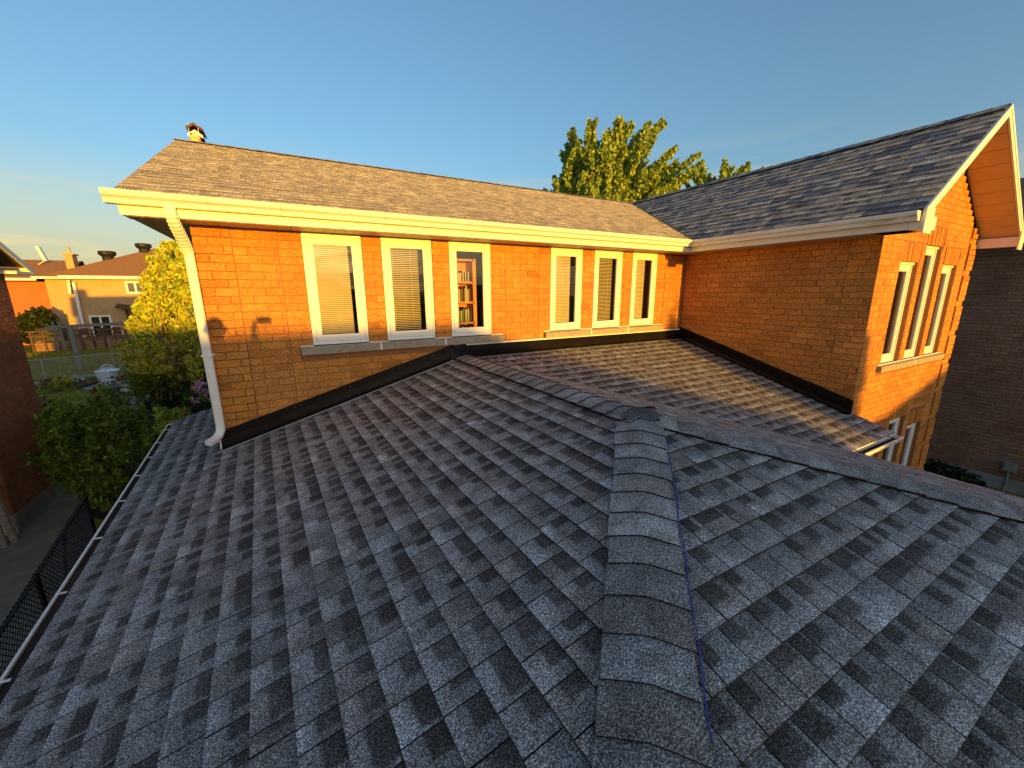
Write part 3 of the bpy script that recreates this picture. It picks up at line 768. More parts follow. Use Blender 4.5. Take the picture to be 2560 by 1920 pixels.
# ---------- eave gutters of the garage roof
def gutter_k(parent, name, p0, p1, out, m, w_=.10, h=.095, cap=True, inner=True, lipz=0.0):
    """open K-style gutter trough extruded from p0 to p1; out = plan vector pointing outwards, top back edge at p"""
    o = Vector(out); p0 = Vector(p0); p1 = Vector(p1)
    outer = [(0, 0), (0, -h), (w_*.62, -h), (w_*.70, -h*.62), (w_*.93, -h*.42), (w_, -h*.16), (w_, 0), (w_-.014, .0), (w_-.014, -.010), (w_-.006, -.012), (w_-.007, -h*.14), (w_*.89, -h*.38), (w_*.64, -h*.57), (w_*.56, -h+.004), (.004, -h+.004), (.004, 0)]
    b = MB(); b.extrude([(u, v+lipz) for u, v in outer], p0, p1, o, (0, 0, 1)); g = b.build(name, m, parent)
    if cap:
        for P_, d in ((p0, (p0-p1).normalized()), (p1, (p1-p0).normalized())):
            b = MB(); b.extrude([(0, lipz), (0, -h+lipz), (w_*.62, -h+lipz), (w_*.70, -h*.62+lipz), (w_*.93, -h*.42+lipz), (w_, lipz-h*.16), (w_, lipz)], P_, P_+d*.004, o, (0, 0, 1))
            b.build('gutter_end_cap', m, g)
    return g
ga, gb = -6.25, 2.5
b = MB(); e0 = Vector((xe(ga), ga, 0)); e1 = Vector((xe(gb), gb, 0)); ed = (e1-e0).normalized(); on = Vector((-ed.y, ed.x, 0))
ez = lambda p: zP1(p.x)
gut = gutter_k(HOUSE, 'gutter', (e0.x-.012, e0.y, ez(e0)-.030), (e1.x-.012, e1.y, ez(e1)-.030), on, m_gutter, w_=.080, h=.10)
gut['label'] = 'white eave gutter along the left edge of the garage roof'
for yy in (2.2, 1.55, .95, .35, -.3, -1.0, -1.7, -2.4, -3.1):
    k = MB(); x = xe(yy); z = ez(Vector((x, 0, 0)))-.034; k.bar((x-.012, yy, z-.006), (x-.088, yy-.010, z+.002), .012, .006); k.build('gutter_hanger', m_white, gut)
b = MB(); oo = on*.062; b.poly([(e0.x-.014, e0.y, ez(e0)-.045), (e0.x-.014+oo.x, e0.y, ez(e0)-.045), (e1.x-.014+oo.x, e1.y, ez(e1)-.045), (e1.x-.014, e1.y, ez(e1)-.045)]); b.build('gutter_shade_strip', m_soil, gut)  # dark strip standing in for the shade inside the trough
b = MB(); b.poly([(e0.x+.03, e0.y, ez(e0)-.004), (e1.x+.03, e1.y, ez(e1)-.004), (e1.x+.03, e1.y, ez(e1)-.18), (e0.x+.03, e0.y, ez(e0)-.18)])
b.obox(Vector((e0.x-.01, e0.y, ez(e0)-.16)), Vector((.022, 0, 0)), e1-e0+Vector((0, 0, ez(e1)-ez(e0))), Vector((0, 0, .152))); b.build('fascia', m_white, HOUSE)
g2 = gutter_k(HOUSE, 'gutter', (EX2-.02, EY2+.02, zP2(EY2)-.03), (XI+.085, EY2+.02, zP2(EY2)-.03), (0, -1, 0), m_gutter, w_=.105, h=.085)
g2['label'] = 'short white gutter beside the wing front'
b = MB(); zz = zP2(EY2)-.03-.045; b.poly([(EX2, EY2+.015, zz), (XI+.08, EY2+.015, zz), (XI+.08, EY2-.055, zz), (EX2, EY2-.055, zz)]); b.build('gutter_shade_strip', m_soil, g2)  # shaded inside of the short gutter, added as a dark sheet
for x in (6.05, 6.93):
    k = MB(); k.bar((x, EY2+.02, zP2(EY2)-.02), (x-.03, EY2-.09, zP2(EY2)-.032), .012, .006); k.build('gutter_hanger', m_blk, g2)
b = MB(); b.box(EX2, XI+.07, EY2+.021, EY2+.04, zP2(EY2)-.16, zP2(EY2)-.006)
b.poly([(EX2, EY2+.04, zP2(EY2)-.15), (XI+.07, EY2+.04, zP2(EY2)-.15), (XI+.07, YB-.03, zP2(EY2)-.15), (EX2, YB-.03, zP2(EY2)-.15)])
b.obox(Vector((XI+.060, EY2+.04, zP2(EY2)-.10)), Vector((.012, 0, 0)), Vector((0, YB-.02-EY2-.04, SL*(YB-.02-EY2-.04))), Vector((0, 0, .096)))
b.build('fascia', m_white, HOUSE)
# garage walls below the eaves
b = MB(); b.box(-.28, 5.4, -5.9, -.02, GZ, -1.42); occl(b); b.build('wall', m_mortar, HOUSE)['label'] = 'garage walls under the low roof'
b = MB(); b.box(XI-1.6, XI-.01, YB+.02, -.02, GZ, -1.5); b.build('wall', m_mortar, HOUSE)

# ---------- black step flashing
fl = MB()
H = .205
def fl_slope(mb, x0, x1, ytop, ybot, h, seg=14):
    for i in range(seg):
        a = x0+(x1-x0)*i/seg; c = x0+(x1-x0)*(i+1)/seg
        w1 = .003*math.sin(i*1.9); w2 = .003*math.sin((i+1)*1.9)
        for (ya, za, yb, zb) in (((ytop), h, ytop-.006, h), (ytop-.006, h, ytop-.012+0, h*.6), (ytop-.012, h*.6, ybot, .05), (ybot, .05, ybot-.045, .012)):
            mb.poly([(a, ya+w1, zP1(a)+za), (c, ya+w2, zP1(c)+za), (c, yb+w2, zP1(c)+zb), (a, yb+w1, zP1(a)+zb)])
fl_slope(fl, -.045, 2.56, -.024, -.046, H)
F1 = fl.build('flashing', m_black, HOUSE, smooth=True); F1['label'] = 'black metal flashing climbing the slope of the long wall'
for x in (.16, .30, .66, .72, 1.25, 1.83, 1.98, 2.15, 2.26, 2.45):
    k = MB(); p = Vector((x, -.040, zP1(x)+.172)); k.tube([p, p+Vector((0, -.006, 0))], [.007, .005], 8); k.build('screw', m_screw, F1)
k = MB(); k.obox(Vector((-.085, -.094, zP1(-.085)+.010)), Vector((2.62, 0, SL*2.62)), Vector((0, .012, 0)), Vector((0, 0, .010))); k.build('drip_edge', m_galv, F1)
k = MB(); k.obox(Vector((-.064, -.030, zP1(0)-.0)), Vector((.034, 0, 0)), Vector((0, .03, 0)), Vector((.012, 0, .235))); k.build('corner_trim', m_white, F1)
# level flashing
F2 = MB()
prof = [(-.012, -.094+.0), (-.050, -.178), (-.062, -.186), (-.060, -.240), (-.10, -.245-.012), (-.10, -.262), (-.052, -.250), (-.052, -.190), (-.040, -.182), (-.004, -.094)]
F2.extrude(prof, (2.66, 0, 0), (XI-.002, 0, 0), (0, 1, 0), (0, 0, 1))
F2o = F2.build('flashing', m_black, HOUSE); F2o['label'] = 'level black metal flashing under the window sills'
k = MB(); k.box(2.74, XI-.02, -.030, -.003, -.112, -.0905); k.build('caulk', m_caulk, F2o)
k = MB()
k.poly([(2.50, -.028, zP1(2.50)+.19), (2.72, -.02, -.10), (2.74, -.052, -.18), (2.66, -.075, -.215)]); k.poly([(2.50, -.028, zP1(2.50)+.19), (2.66, -.075, -.215), (2.60, -.085, -.24), (2.50, -.07, zP1(2.5)+.03)])
k.poly([(2.66, -.075, -.215), (2.74, -.052, -.18), (2.78, -.065, -.24), (2.62, -.09, -.242)]); k.build('corner_flashing', m_black, F2o)
for x in (3.25, 4.55, 4.63, 5.9):
    k = MB(); k.tube([(x, -.062, -.222), (x, -.068, -.222)], [.006, .004], 8); k.build('screw', m_screw, F2o)
# flashing down wall B
F3 = MB(); HB = .20; seg = 10
for i in range(seg):
    a = -.01+(YB-.012+.01)*i/seg; c = -.01+(YB-.012+.01)*(i+1)/seg
    for (xa, za, xb, zb) in ((XI-.022, HB, XI-.030, HB), (XI-.030, HB, XI-.032, .06), (XI-.032, .06, XI-.045, .016), (XI-.045, .016, XI-.10, .014)):
        F3.poly([(xa, a, zP2(a)+za), (xa, c, zP2(c)+za), (xb, c, zP2(c)+zb), (xb, a, zP2(a)+zb)])
a = YB-.012; F3.poly([(XI-.030, a, zP2(a)+HB), (XI+.0, a, zP2(a)+HB), (XI+.0, a, zP2(a)), (XI-.035, a, zP2(a))])
F3o = F3.build('flashing', m_black, HOUSE); F3o['label'] = 'black metal flashing stepping down the side of the wing'
for y in (-.12, -.2, -1.5):
    k = MB(); k.tube([(XI-.031, y, zP2(y)+.16), (XI-.038, y, zP2(y)+.16)], [.006, .004], 8); k.build('screw', m_screw, F3o)

# ---------- main roof
RY, RZ = 3.0, 2.74; EY = -.36; EZ = 1.395
SA = (RZ-EZ)/(RY-EY); RXB = 6.64+(RZ-EZ)/GA; EXB = 6.64; RAKE_L = -.40; YR = -3.14
zA = lambda x, y: EZ+SA*(y-EY); zB = lambda x, y: EZ+GA*(x-EXB)
ER = 2*RXB-EXB
zB2 = lambda x, y: EZ+GA*(ER-x)
MR = empty('main_roof', None, None); MR.parent = HOUSE
VT = (RXB, RY)
RA = [(RAKE_L, EY), (EXB, EY), VT, (RAKE_L, RY)]
RB = [(EXB, YR), (RXB, YR), (RXB, RY), (EXB, EY)]
b = MB(); th = .03
for poly, zf in ((RA, zA), (RB, zB)): b.poly([(x, y, zf(x, y)) for x, y in poly])
b.poly([(RXB, YR, RZ), (ER, YR, EZ), (ER, 9, EZ), (RXB, 9, RZ)])                    # far flank of the wing roof
b.poly([(RXB, RY, RZ), (RXB, 9, RZ), (EXB, 9, EZ), (EXB, 2*RY-EY, EZ)])
b.poly([(RAKE_L, RY, RZ), (RXB, RY, RZ), (RXB, 2*RY-EY, EZ), (RAKE_L, 2*RY-EY, EZ)])   # rear slope
occl(b); mrd = b.build('roof_deck', m_under, MR)
nA = 26; cA = lambda s, t: (s, EY+(RY-EY)*t/nA)
shingles(mrd, 'house_shingle', m_gran2, RA, cA, RAKE_L, 9, nA, zA, PAL_A, band=.45, darkc=(.27, .245, .18), h0=.007, butt=.74, amp=.42, gap=.0025, flush=True)
nB = 17; cB = lambda s, t: (EXB+(RXB-EXB)*t/nB, s)
shingles(mrd, 'house_shingle', m_gran2, RB, cB, YR, 3.1, nB, zB, PAL_B, band=.5, darkc=(.075, .08, .095), h0=.012, wr=(.12, .24), right=1, butt=.4, flush=True)
nB2 = 17; cB2 = lambda s, t: (ER+(RXB-ER)*t/nB2, s)
shingles(mrd, 'house_shingle', m_gran2, [(ER, YR), (RXB, YR), (RXB, -1.5), (ER, -1.5)], cB2, -3.2, -1.4, nB2, zB2, PAL_B)
cap_run(mrd, 'c', m_gran2, (RXB, RY, RZ+.012), (RXB, YR, RZ+.012), (1, 0, 0), GA, .13, .20, PAL_B)
cap_run(mrd, 'c', m_gran2, (RXB, RY, RZ+.012), (RAKE_L, RY, RZ+.012), (0, 1, 0), SA, .13, .20, PAL_A, lift=.006)
b = MB()
for i in range(16):                         # thin black strip drawn as the shadow along the woven valley
    t0, t1 = i/16, (i+1)/16
    P_ = lambda t, e: (EXB+(RXB-EXB)*t-e, EY+(RY-EY)*t+e*1.6, EZ+(RZ-EZ)*t+.020)
    b.poly([P_(t0, 0), P_(t1, 0), P_(t1, .006), P_(t0, .006)])
b.build('valley_shadow_strip', m_under, mrd)

# eave gutter, fascia and soffit of wall A
g3 = gutter_k(HOUSE, 'gutter', (RAKE_L-.06, -.345, EZ-.018), (EXB+.02, -.345, EZ-.018), (0, -1, 0), m_gutter, w_=.115, h=.098)
g3['label'] = 'long sunlit white gutter above the six windows'
b = MB(); b.box(RAKE_L+.01, EXB+.02, -.344, -.325, ZS-.002, EZ-.012); b.box(RAKE_L+.01, EXB+.02, -.352, -.3445, ZS-.006, ZS+.058)
b.build('fascia', m_white, HOUSE)
sf = MB(); sf.poly([(RAKE_L+.02, -.326, ZS), (XI, -.326, ZS), (XI, -.0, ZS), (RAKE_L+.02, 0, ZS)])
sf.poly([(RAKE_L+.02, 0, ZS), (0, 0, ZS), (0, 5.9, ZS), (RAKE_L+.02, 5.9, ZS)])
S = sf.build('soffit', m_soffit, HOUSE); x = RAKE_L+.03
while x < XI-.1:
    k = MB(); k.box(x+.003, x+.297, -.322, -.005, ZS-.010, ZS-.001)
    k.box(x+.10, x+.108, -.322, -.005, ZS-.015, ZS-.0105); k.box(x+.20, x+.208, -.322, -.005, ZS-.015, ZS-.0105)
    k.build('soffit_panel', m_soffit, S); x += .30
# gable end over the left corner (rake of wall A roof)
b = MB()
b.obox(Vector((RAKE_L-.005, EY+.02, EZ-.10+.0)), Vector((.022, 0, 0)), Vector((0, RY-EY, RZ-EZ)), Vector((0, 0, .085)))
b.obox(Vector((RAKE_L-.005, RY, RZ-.10)), Vector((.022, 0, 0)), Vector((0, RY-EY, EZ-RZ)), Vector((0, 0, .085)))
b.box(RAKE_L+.0, RAKE_L+.018, -.343, -.05, ZS+.001, EZ-.03)
b.build('rake_board', m_white, HOUSE)
b = MB(); b.poly([(0, 0, ZS), (0, 2*RY, ZS), (0, RY, ZS+SA*RY)]); b.build('gable_wall', m_brn, HOUSE)
# gutter of the wing
g4 = gutter_k(HOUSE, 'gutter', (EXB-.02+.005, EY-.06, EZ-.018), (EXB-.015, YR+.01, EZ-.018), (-1, 0, 0), m_gutter, w_=.10, h=.098)
g4['label'] = 'white gutter along the wing'
b = MB(); b.box(EXB+.0, EXB+.02, YR+.10, -.36, ZS-.002, EZ-.012); b.box(EXB-.008, EXB-.0005, YR+.10, -.36, ZS-.006, ZS+.075); b.build('fascia', m_white, HOUSE)
sf = MB(); sf.poly([(EXB+.02, YR+.1, ZS+.001), (XI, YR+.1, ZS+.001), (XI, -.33, ZS+.001), (EXB+.02, -.33, ZS+.001)]); S2 = sf.build('soffit', m_soffit, HOUSE)
y = -.34
while y > YR+.25:
    k = MB(); k.box(EXB+.022, XI-.007, y-.297, y-.003, ZS-.008, ZS-.0005); k.build('soffit_panel', m_soffit, S2); y -= .30
# gable rake boards, rake soffit and returns of the wing
def rake(xa, za, xb, zb, name='rake_board'):
    k = MB(); v = Vector((xb-xa, 0, zb-za))
    k.obox(Vector((xa, YR-.022, za-.135)), v, Vector((0, .02, 0)), Vector((0, 0, .125)))
    k.obox(Vector((xa, YR-.030, za-.052)), v, Vector((0, .008, 0)), Vector((0, 0, .045)))
    return k.build(name, m_white, HOUSE)
rake(EXB+.00, EZ+.01, RXB, RZ+.01); rake(ER, EZ+.01, RXB, RZ+.01)
RS = MB()
for sgn, xe_ in ((1, EXB), (-1, ER)):
    a = Vector((xe_+sgn*.10, YR, EZ+GA*.10-.115)); bb = Vector((RXB, YR, RZ-.115))
    RS.poly([a, bb, bb+Vector((0, YB-YR, 0)), a+Vector((0, YB-YR, 0))])
RSo = RS.build('soffit', m_soffit_o, HOUSE); RSo['label'] = 'ribbed soffit under the gable overhang'
for sgn, xe_ in ((-1, ER), (1, EXB)):
    n_ = 9
    for i in range(n_):
        t0 = i/n_+.008; t1 = (i+1)/n_-.002
        a = Vector((xe_+sgn*.10, YR+.004, EZ+GA*.10-.119)); bb = Vector((RXB, YR+.004, RZ-.119)); v = bb-a
        k = MB(); k.obox(a+v*t0, v*(t1-t0), Vector((0, YB-YR-.02, 0)), Vector((0, 0, -.005)))
        k.build('soffit_panel', m_soffit_o, RSo)
def ret(x0, x1):          # boxed eave returns
    k = MB(); k.box(min(x0, x1), max(x0, x1), YR-.0225, YB-.012, ZS-.008, EZ-.055)
    return k
k = ret(EXB-.001, XI+.0); k.box(EXB-.02, EXB+.20, YR-.040, YR-.023, ZS-.055, EZ+.02); k.build('eave_return', m_white, HOUSE)
k = ret(XC, ER+.001)
k.box(ER-.20, ER+.02, YR-.040, YR-.023, ZS-.055, EZ+.02); k.build('eave_return', m_white, HOUSE)
g5 = gutter_k(HOUSE, 'gutter', (ER+.015, YR-.03, EZ-.03), (ER+.015, 8.9, EZ-.03), (1, 0, 0), m_gutter, w_=.10, h=.095)

# downspout at the left corner
D1 = MB(); D1.smooth = False
def rect_tube(mb, pts, w_, d_, r=0):
    pts = [Vector(p) for p in pts]; base = len(mb.v); prof = []
    for k in range(16):
        t = 2*math.pi*(k+.5)/16; cx_, sx_ = math.cos(t), math.sin(t)
        q = (abs(cx_)**4+abs(sx_)**4)**-.25; prof.append((cx_*q*w_/2, sx_*q*d_/2))
    for i, p in enumerate(pts):
        d = (pts[min(i+1, len(pts)-1)]-pts[max(i-1, 0)]).normalized(); a = Vector((1, 0, 0)); a = (a-d*a.dot(d)).normalized(); bb = d.cross(a)
        for (u, v) in prof: mb.v.append(tuple(p+a*u+bb*v)); mb.c.append((1, 1, 1))
    n_ = 16
    for i in range(len(pts)-1):
        for k in range(n_): mb.f.append((base+i*n_+k, base+i*n_+(k+1) % n_, base+(i+1)*n_+(k+1) % n_, base+(i+1)*n_+k))
    mb.f.append(tuple(base+k for k in range(n_))); mb.f.append(tuple(base+(len(pts)-1)*n_+k for k in reversed(range(n_))))
rect_tube(D1, [(-.030, -.085, .92), (-.028, -.085, .40), (-.022, -.085, -.76)], .078, .058)
for xx in (-.018, .018): D1.box(-.028+xx-.003, -.028+xx+.003, -.118, -.113, -.72, .88)
DS = D1.build('downspout', m_white, HOUSE); DS['label'] = 'white corrugated downspout at the left corner'
k = MB()
pts = [(-.06, -.400, 1.285), (-.06, -.400, 1.235)]
for i in range(14):
    t = i/13; yy = -.400+.02*t+.30*t*t*(3-2*t)-.00; zz = 1.225-.30*t
    pts.append((-.06+.03*t, yy, zz))
rr = []
rect_tube(k, pts, .080, .066)
for i in range(3, 15): # corrugations
    p = Vector(pts[i]); q2 = Vector(pts[i-1]); d = (p-q2).normalized()
    rect_tube(k, [p-d*.004, p+d*.004], .090, .076)
k.build('downspout_elbow', m_white, DS)
k = MB(); rect_tube(k, [(-.022, -.085, -.74), (-.024, -.090, -.79), (-.045, -.115, -.835), (-.075, -.150, -.858), (-.125, -.21, -.872)], .078, .060)
k.build('downspout_elbow', m_white, DS)
k = MB(); k.box(-.074, .018, -.121, -.045, -.028, -.008); k.box(.012, .026, -.048, -.03, -.030, -.006); k.build('strap', m_white, DS)

# chimney beyond the ridge with a two-tier metal cap
cc = at(487, 350, 4.6); chw = .085
b = MB(); b.box(cc.x-chw*.85, cc.x+chw, 4.6, 5.1, 1.6, cc.z+.10); CHo = b.build('chimney', m_org, HOUSE)
k = MB(); k.box(cc.x-chw*.62, cc.x+chw*.70, 4.58, 4.62, cc.z-.15, cc.z+.10); k.box(cc.x-chw*.5, cc.x+chw*.55, 4.565, 4.58, cc.z+.03, cc.z+.055); k.build('chimney_panel', m_soffit_o, CHo)
for (dz, hw, nm, mm) in ((.085, .105, 'lower_cap', m_capm), (.20, .120, 'upper_cap', m_cap)):
    k = MB(); c0 = Vector((cc.x+.02, 4.85, cc.z+dz)); apex = c0+Vector((0, 0, .075))
    cs = [c0+Vector((-hw, -.27, 0)), c0+Vector((hw, -.27, 0)), c0+Vector((hw, .27, 0)), c0+Vector((-hw, .27, 0))]
    rt0 = apex+Vector((0, -.27, 0)); rt1 = apex+Vector((0, .27, 0))
    for dn in (0, -.015):
        o_ = Vector((0, 0, dn)); k.poly([cs[0]+o_, rt0+o_, rt1+o_, cs[3]+o_]); k.poly([rt0+o_, cs[1]+o_, cs[2]+o_, rt1+o_])
    k.poly([cs[0], rt0, rt0+Vector((0, 0, -.045)), cs[0]+Vector((0, 0, -.045))]); k.poly([rt0, cs[1], cs[1]+Vector((0, 0, -.045)), rt0+Vector((0, 0, -.045))])
    k.build('chimney_cap', mm, CHo)
for sx in (-.06, .07):
    k = MB(); k.bar((cc.x+sx, 4.60, cc.z+.02), (cc.x+sx*1.05, 4.60, cc.z+.25), .009); k.build('cap_strut', m_soffit_o, CHo)

# ================================================================== neighbouring houses
def simple_house(name, label, x0, x1, y0, y1, zt, roofm, wallm, ridge='x', hipl=0, hipr=0, pitch=.45, over=.4, group=None, gz=GZ, rz=None):
    H_ = empty(name, label, 'house', group)
    b = MB(); b.box(x0, x1, y0, y1, gz, zt); occl(b); b.build('wall', wallm, H_)
    X0, X1, Y0, Y1 = x0-over, x1+over, y0-over, y1+over; zb = zt+.02
    k = MB()
    if ridge == 'x':
        yr = (Y0+Y1)/2; r = rz if rz is not None else zb+pitch*(Y1-Y0)/2
        A, B_ = Vector((X0+hipl, yr, r)), Vector((X1-hipr, yr, r)); c = [Vector((X0, Y0, zb)), Vector((X1, Y0, zb)), Vector((X1, Y1, zb)), Vector((X0, Y1, zb))]
        k.poly([c[0], c[1], B_, A]); k.poly([c[2], c[3], A, B_]); k.poly([c[3], c[0], A]); k.poly([c[1], c[2], B_])
    else:
        xr = (X0+X1)/2; r = rz if rz is not None else zb+pitch*(X1-X0)/2
        A, B_ = Vector((xr, Y0+hipl, r)), Vector((xr, Y1-hipr, r)); c = [Vector((X0, Y0, zb)), Vector((X1, Y0, zb)), Vector((X1, Y1, zb)), Vector((X0, Y1, zb))]
        k.poly([c[1], c[2], B_, A]); k.poly([c[3], c[0], A, B_]); k.poly([c[0], c[1], A]); k.poly([c[2], c[3], B_])
    k.poly([(X0, Y0, zb-.01), (X1, Y0, zb-.01), (X1, Y1, zb-.01), (X0, Y1, zb-.01)])
    occl(k); R_ = k.build('roof', roofm, H_)
    g = MB(); g.box(X0-.1, X1+.1, Y0-.12, Y0-.003, zb-.10, zb+.05); g.box(X0-.1, X1+.1, Y1+.003, Y1+.12, zb-.10, zb+.05)
    g.box(X0-.12, X0-.003, Y0, Y1, zb-.10, zb+.05); g.box(X1+.003, X1+.12, Y0, Y1, zb-.10, zb+.05); g.build('gutter', m_white, H_)
    return H_, R_
def far_window(H_, x0, x1, z0, z1, y, split=True, fr=.09, door=False):
    P = lambda x, z, d=0: Vector((x, y+d, z)); f = MB()
    ring(f, P, x0, x1, z0, z1, fr, -.05, .02)
    if split: f.box((x0+x1)/2-fr*.45, (x0+x1)/2+fr*.45, y-.045, y+.02, z0+fr, z1-fr)
    W = f.build('patio_door' if door else 'window', m_whitev, H_)
    g = MB(); g.poly([P(x0+fr*.9, z0+fr*.9, -.02), P(x1-fr*.9, z0+fr*.9, -.02), P(x1-fr*.9, z1-fr*.9, -.02), P(x0+fr*.9, z1-fr*.9, -.02)]); g.build('pane', m_glassf, W)
    r = MB(); r.poly([P(x0+fr*.5, z0+fr*.5, -.008), P(x1-fr*.5, z0+fr*.5, -.008), P(x1-fr*.5, z1-fr*.5, -.008), P(x0+fr*.5, z1-fr*.5, -.008)]); r.build('interior', m_dark, W)
    return W

# left neighbour (wall at x=-4.05)
NL = empty('neighbour_house', 'dark red brick house at the left edge with white gable fascia', 'house')
wn = wall_sheet(NL, 'wall', m_mortarL, (-4.05, 7.1, 0), (0, -1, 0), (1, 0, 0), 0, 1.8, -3.35, 1.05, [])
brick_face(wn, 'nl_brick', (-4.05, 7.1, 0), (0, -1, 0), (1, 0, 0), 0, 1.8, -3.35, 1.05, [], [], m=m_brickL)
wn2 = wall_sheet(NL, 'wall', m_mortarL, (-9.0, 5.3, 0), (1, 0, 0), (0, -1, 0), 0, 4.95, -3.35, 1.05, [])
brick_face(wn2, 'nl_brick', (-9.0, 5.3, 0), (1, 0, 0), (0, -1, 0), 3.2, 4.955, -3.35, -1.0, [], [], m=m_brickL)
b = MB(); b.poly([(-4.06, 7.1, GZ), (-14.3, 7.1, GZ), (-14.3, 7.1, 1.05), (-4.06, 7.1, 1.05)]); b.box(-14.3, -5.4, .6, 5.29, GZ, 1.05); occl(b); b.build('wall', m_brn, NL)
b = MB(); b.box(-4.08, -4.035, 5.28, 7.1, GZ, -3.35); b.box(-9, -4.035, 5.26, 5.31, GZ, -3.35); b.build('foundation', m_conc2, NL)
k = MB(); k.box(-4.2, -4.02, 5.24, 5.33, GZ, -3.34); k.build('foundation_corner', m_fnd, NL)
nry, nrz, ney, nez = 4.1, 2.74, 7.5, 1.14
b = MB(); X0, X1 = -14.5, -3.8
b.poly([(X0, ney, nez), (X1, ney, nez), (X1, nry, nrz), (X0, nry, nrz)]); b.poly([(X0, 2*nry-ney, nez), (X1, 2*nry-ney, nez), (X1, nry, nrz), (X0, nry, nrz)]); occl(b)
NR = b.build('roof', m_tile2, NL)
b = MB(); v = Vector((0, nry-ney, nrz-nez)); b.obox(Vector((X1, ney, nez-.13)), Vector((.02, 0, 0)), v, Vector((0, 0, .12))); v = Vector((0, -(nry-ney), nrz-nez)); b.obox(Vector((X1, 2*nry-ney, nez-.13)), Vector((.02, 0, 0)), v, Vector((0, 0, .12)))
b.build('rake_board', m_white, NL)
b = MB(); b.box(-14.5, X1+.01, 6.9, ney-.001, nez-.16, nez-.10); b.box(-14.5, X1, ney, ney+.10, nez-.12, nez-.02); b.build('soffit', m_white, NL)
b = MB(); b.poly([(-4.05, 7.1, 1.0), (-4.05, .6, 1.0), (-4.05, nry, 2.6)]); b.build('gable_wall', m_brn, NL)
b = MB(); b.box(-14.0, -13.2, 3.8, 4.5, 2.2, 3.35); b.build('chimney', m_brn, NL)
for i, (px, py, tx, ty) in enumerate(((39, 1355, -14, 1238), (13, 1368, -30, 1262))):
    p = gp(px, py); t = CAM+ray(tx, ty)*((4.95-CY)/ray(tx, ty).y); b = MB()
    b.tube([p, p+(t-p)*1.6], .055-.01*i, 8)
    tag(b.build('leaning_post', m_wood), ('grey weathered post leaning on the brick corner, nearer the path' if i == 0 else 'grey weathered post behind the first, at the very edge of the photo'), 'post', 'posts leaning on the neighbour house')

# right neighbour (wall at x=13.95)
NRh = empty('neighbour_house', 'brown brick house across the narrow side yard at the right edge', 'house')
wr_ = wall_sheet(NRh, 'wall', m_mortarR, (13.95, 12, 0), (0, -1, 0), (-1, 0, 0), 0, 22, -3.42, 1.62, [])
brick_face(wr_, 'nr_brick', (13.95, 12, 0), (0, -1, 0), (-1, 0, 0), 12.2, 17.0, -3.42, 1.6, [], [], m=m_brickR)
b = MB(); b.box(13.90, 24, -10, 12, GZ, -3.42); b.build('foundation', m_conc2, NRh)
b = MB(); b.box(13.96, 24, -10, 12, -3.42, 1.6); occl(b); b.build('wall', m_brn, NRh)
b = MB(); b.poly([(13.45, -10.4, 1.78), (19, -10.4, 3.6), (19, 12.4, 3.6), (13.45, 12.4, 1.78)]); b.poly([(19, -10.4, 3.6), (24.4, -10.4, 1.78), (24.4, 12.4, 1.78), (19, 12.4, 3.6)]); b.build('roof', m_tile2, NRh)
b = MB(); b.poly([(13.45, -10, 1.62), (13.96, -10, 1.62), (13.96, 12, 1.62), (13.45, 12, 1.62)]); b.box(13.40, 13.45, -10, 12, 1.62, 1.80); b.build('soffit', m_darkw, NRh)
b = MB(); b.box(13.915, 13.94, -10, 12, 1.285, 1.30); b.build('trim_cable', m_wood, NRh)
p = (13.9, -3.24, -3.14); b = MB(); b.box(13.84, 13.93, -3.33, -3.13, -3.24, -3.04); b.box(13.80, 13.84, -3.30, -3.16, -3.21, -3.07); b.tube([(13.88, -3.23, -3.24), (13.88, -3.23, GZ)], .022, 8); b.build('vent_box', m_galv, NRh)
b = MB(); b.tube([(13.86, -3.62, -3.25), (13.86, -3.62, GZ)], .05, 10); b.box(13.82, 13.93, -3.72, -3.52, -3.2, -2.95); b.build('meter_pipe', m_whitev, NRh)

# houses behind the viewer: their roofs cut off the low sun and show in the window glass
HB1, R1 = simple_house('street_house', 'brown brick house across the street with a low hipped roof', -9.5, 6.15, -33, -25, .20, m_tile2, m_brn, 'x', 3.2, 2.9, gz=GZ-1, rz=1.76)
HB2, R2_ = simple_house('street_house', 'second brown brick house across the street, past the cedar', 8.9, 22, -33, -25, -.12, m_tile2, m_brn, 'x', 5.4, 3.2, gz=GZ-1, rz=1.3)
for (hx0, hz0) in ((-7, -1.4), (-3, -1.4), (1, -1.4), (4, -1.4), (10.5, -1.5), (13.5, -1.5), (17, -1.5)):
    H_ = HB1 if hx0 < 7 else HB2
    P = lambda x, z, d=0: Vector((x, -25+.0-d, z)); f = MB(); ring(f, P, hx0, hx0+1.2, hz0, hz0+1.1, .08, -.05, .02); W = f.build('window', m_whitev, H_)
    g = MB(); g.poly([P(hx0+.05, hz0+.05, -.02), P(hx0+1.15, hz0+.05, -.02), P(hx0+1.15, hz0+1.05, -.02), P(hx0+.05, hz0+1.05, -.02)]); g.build('pane', m_glassf, W)

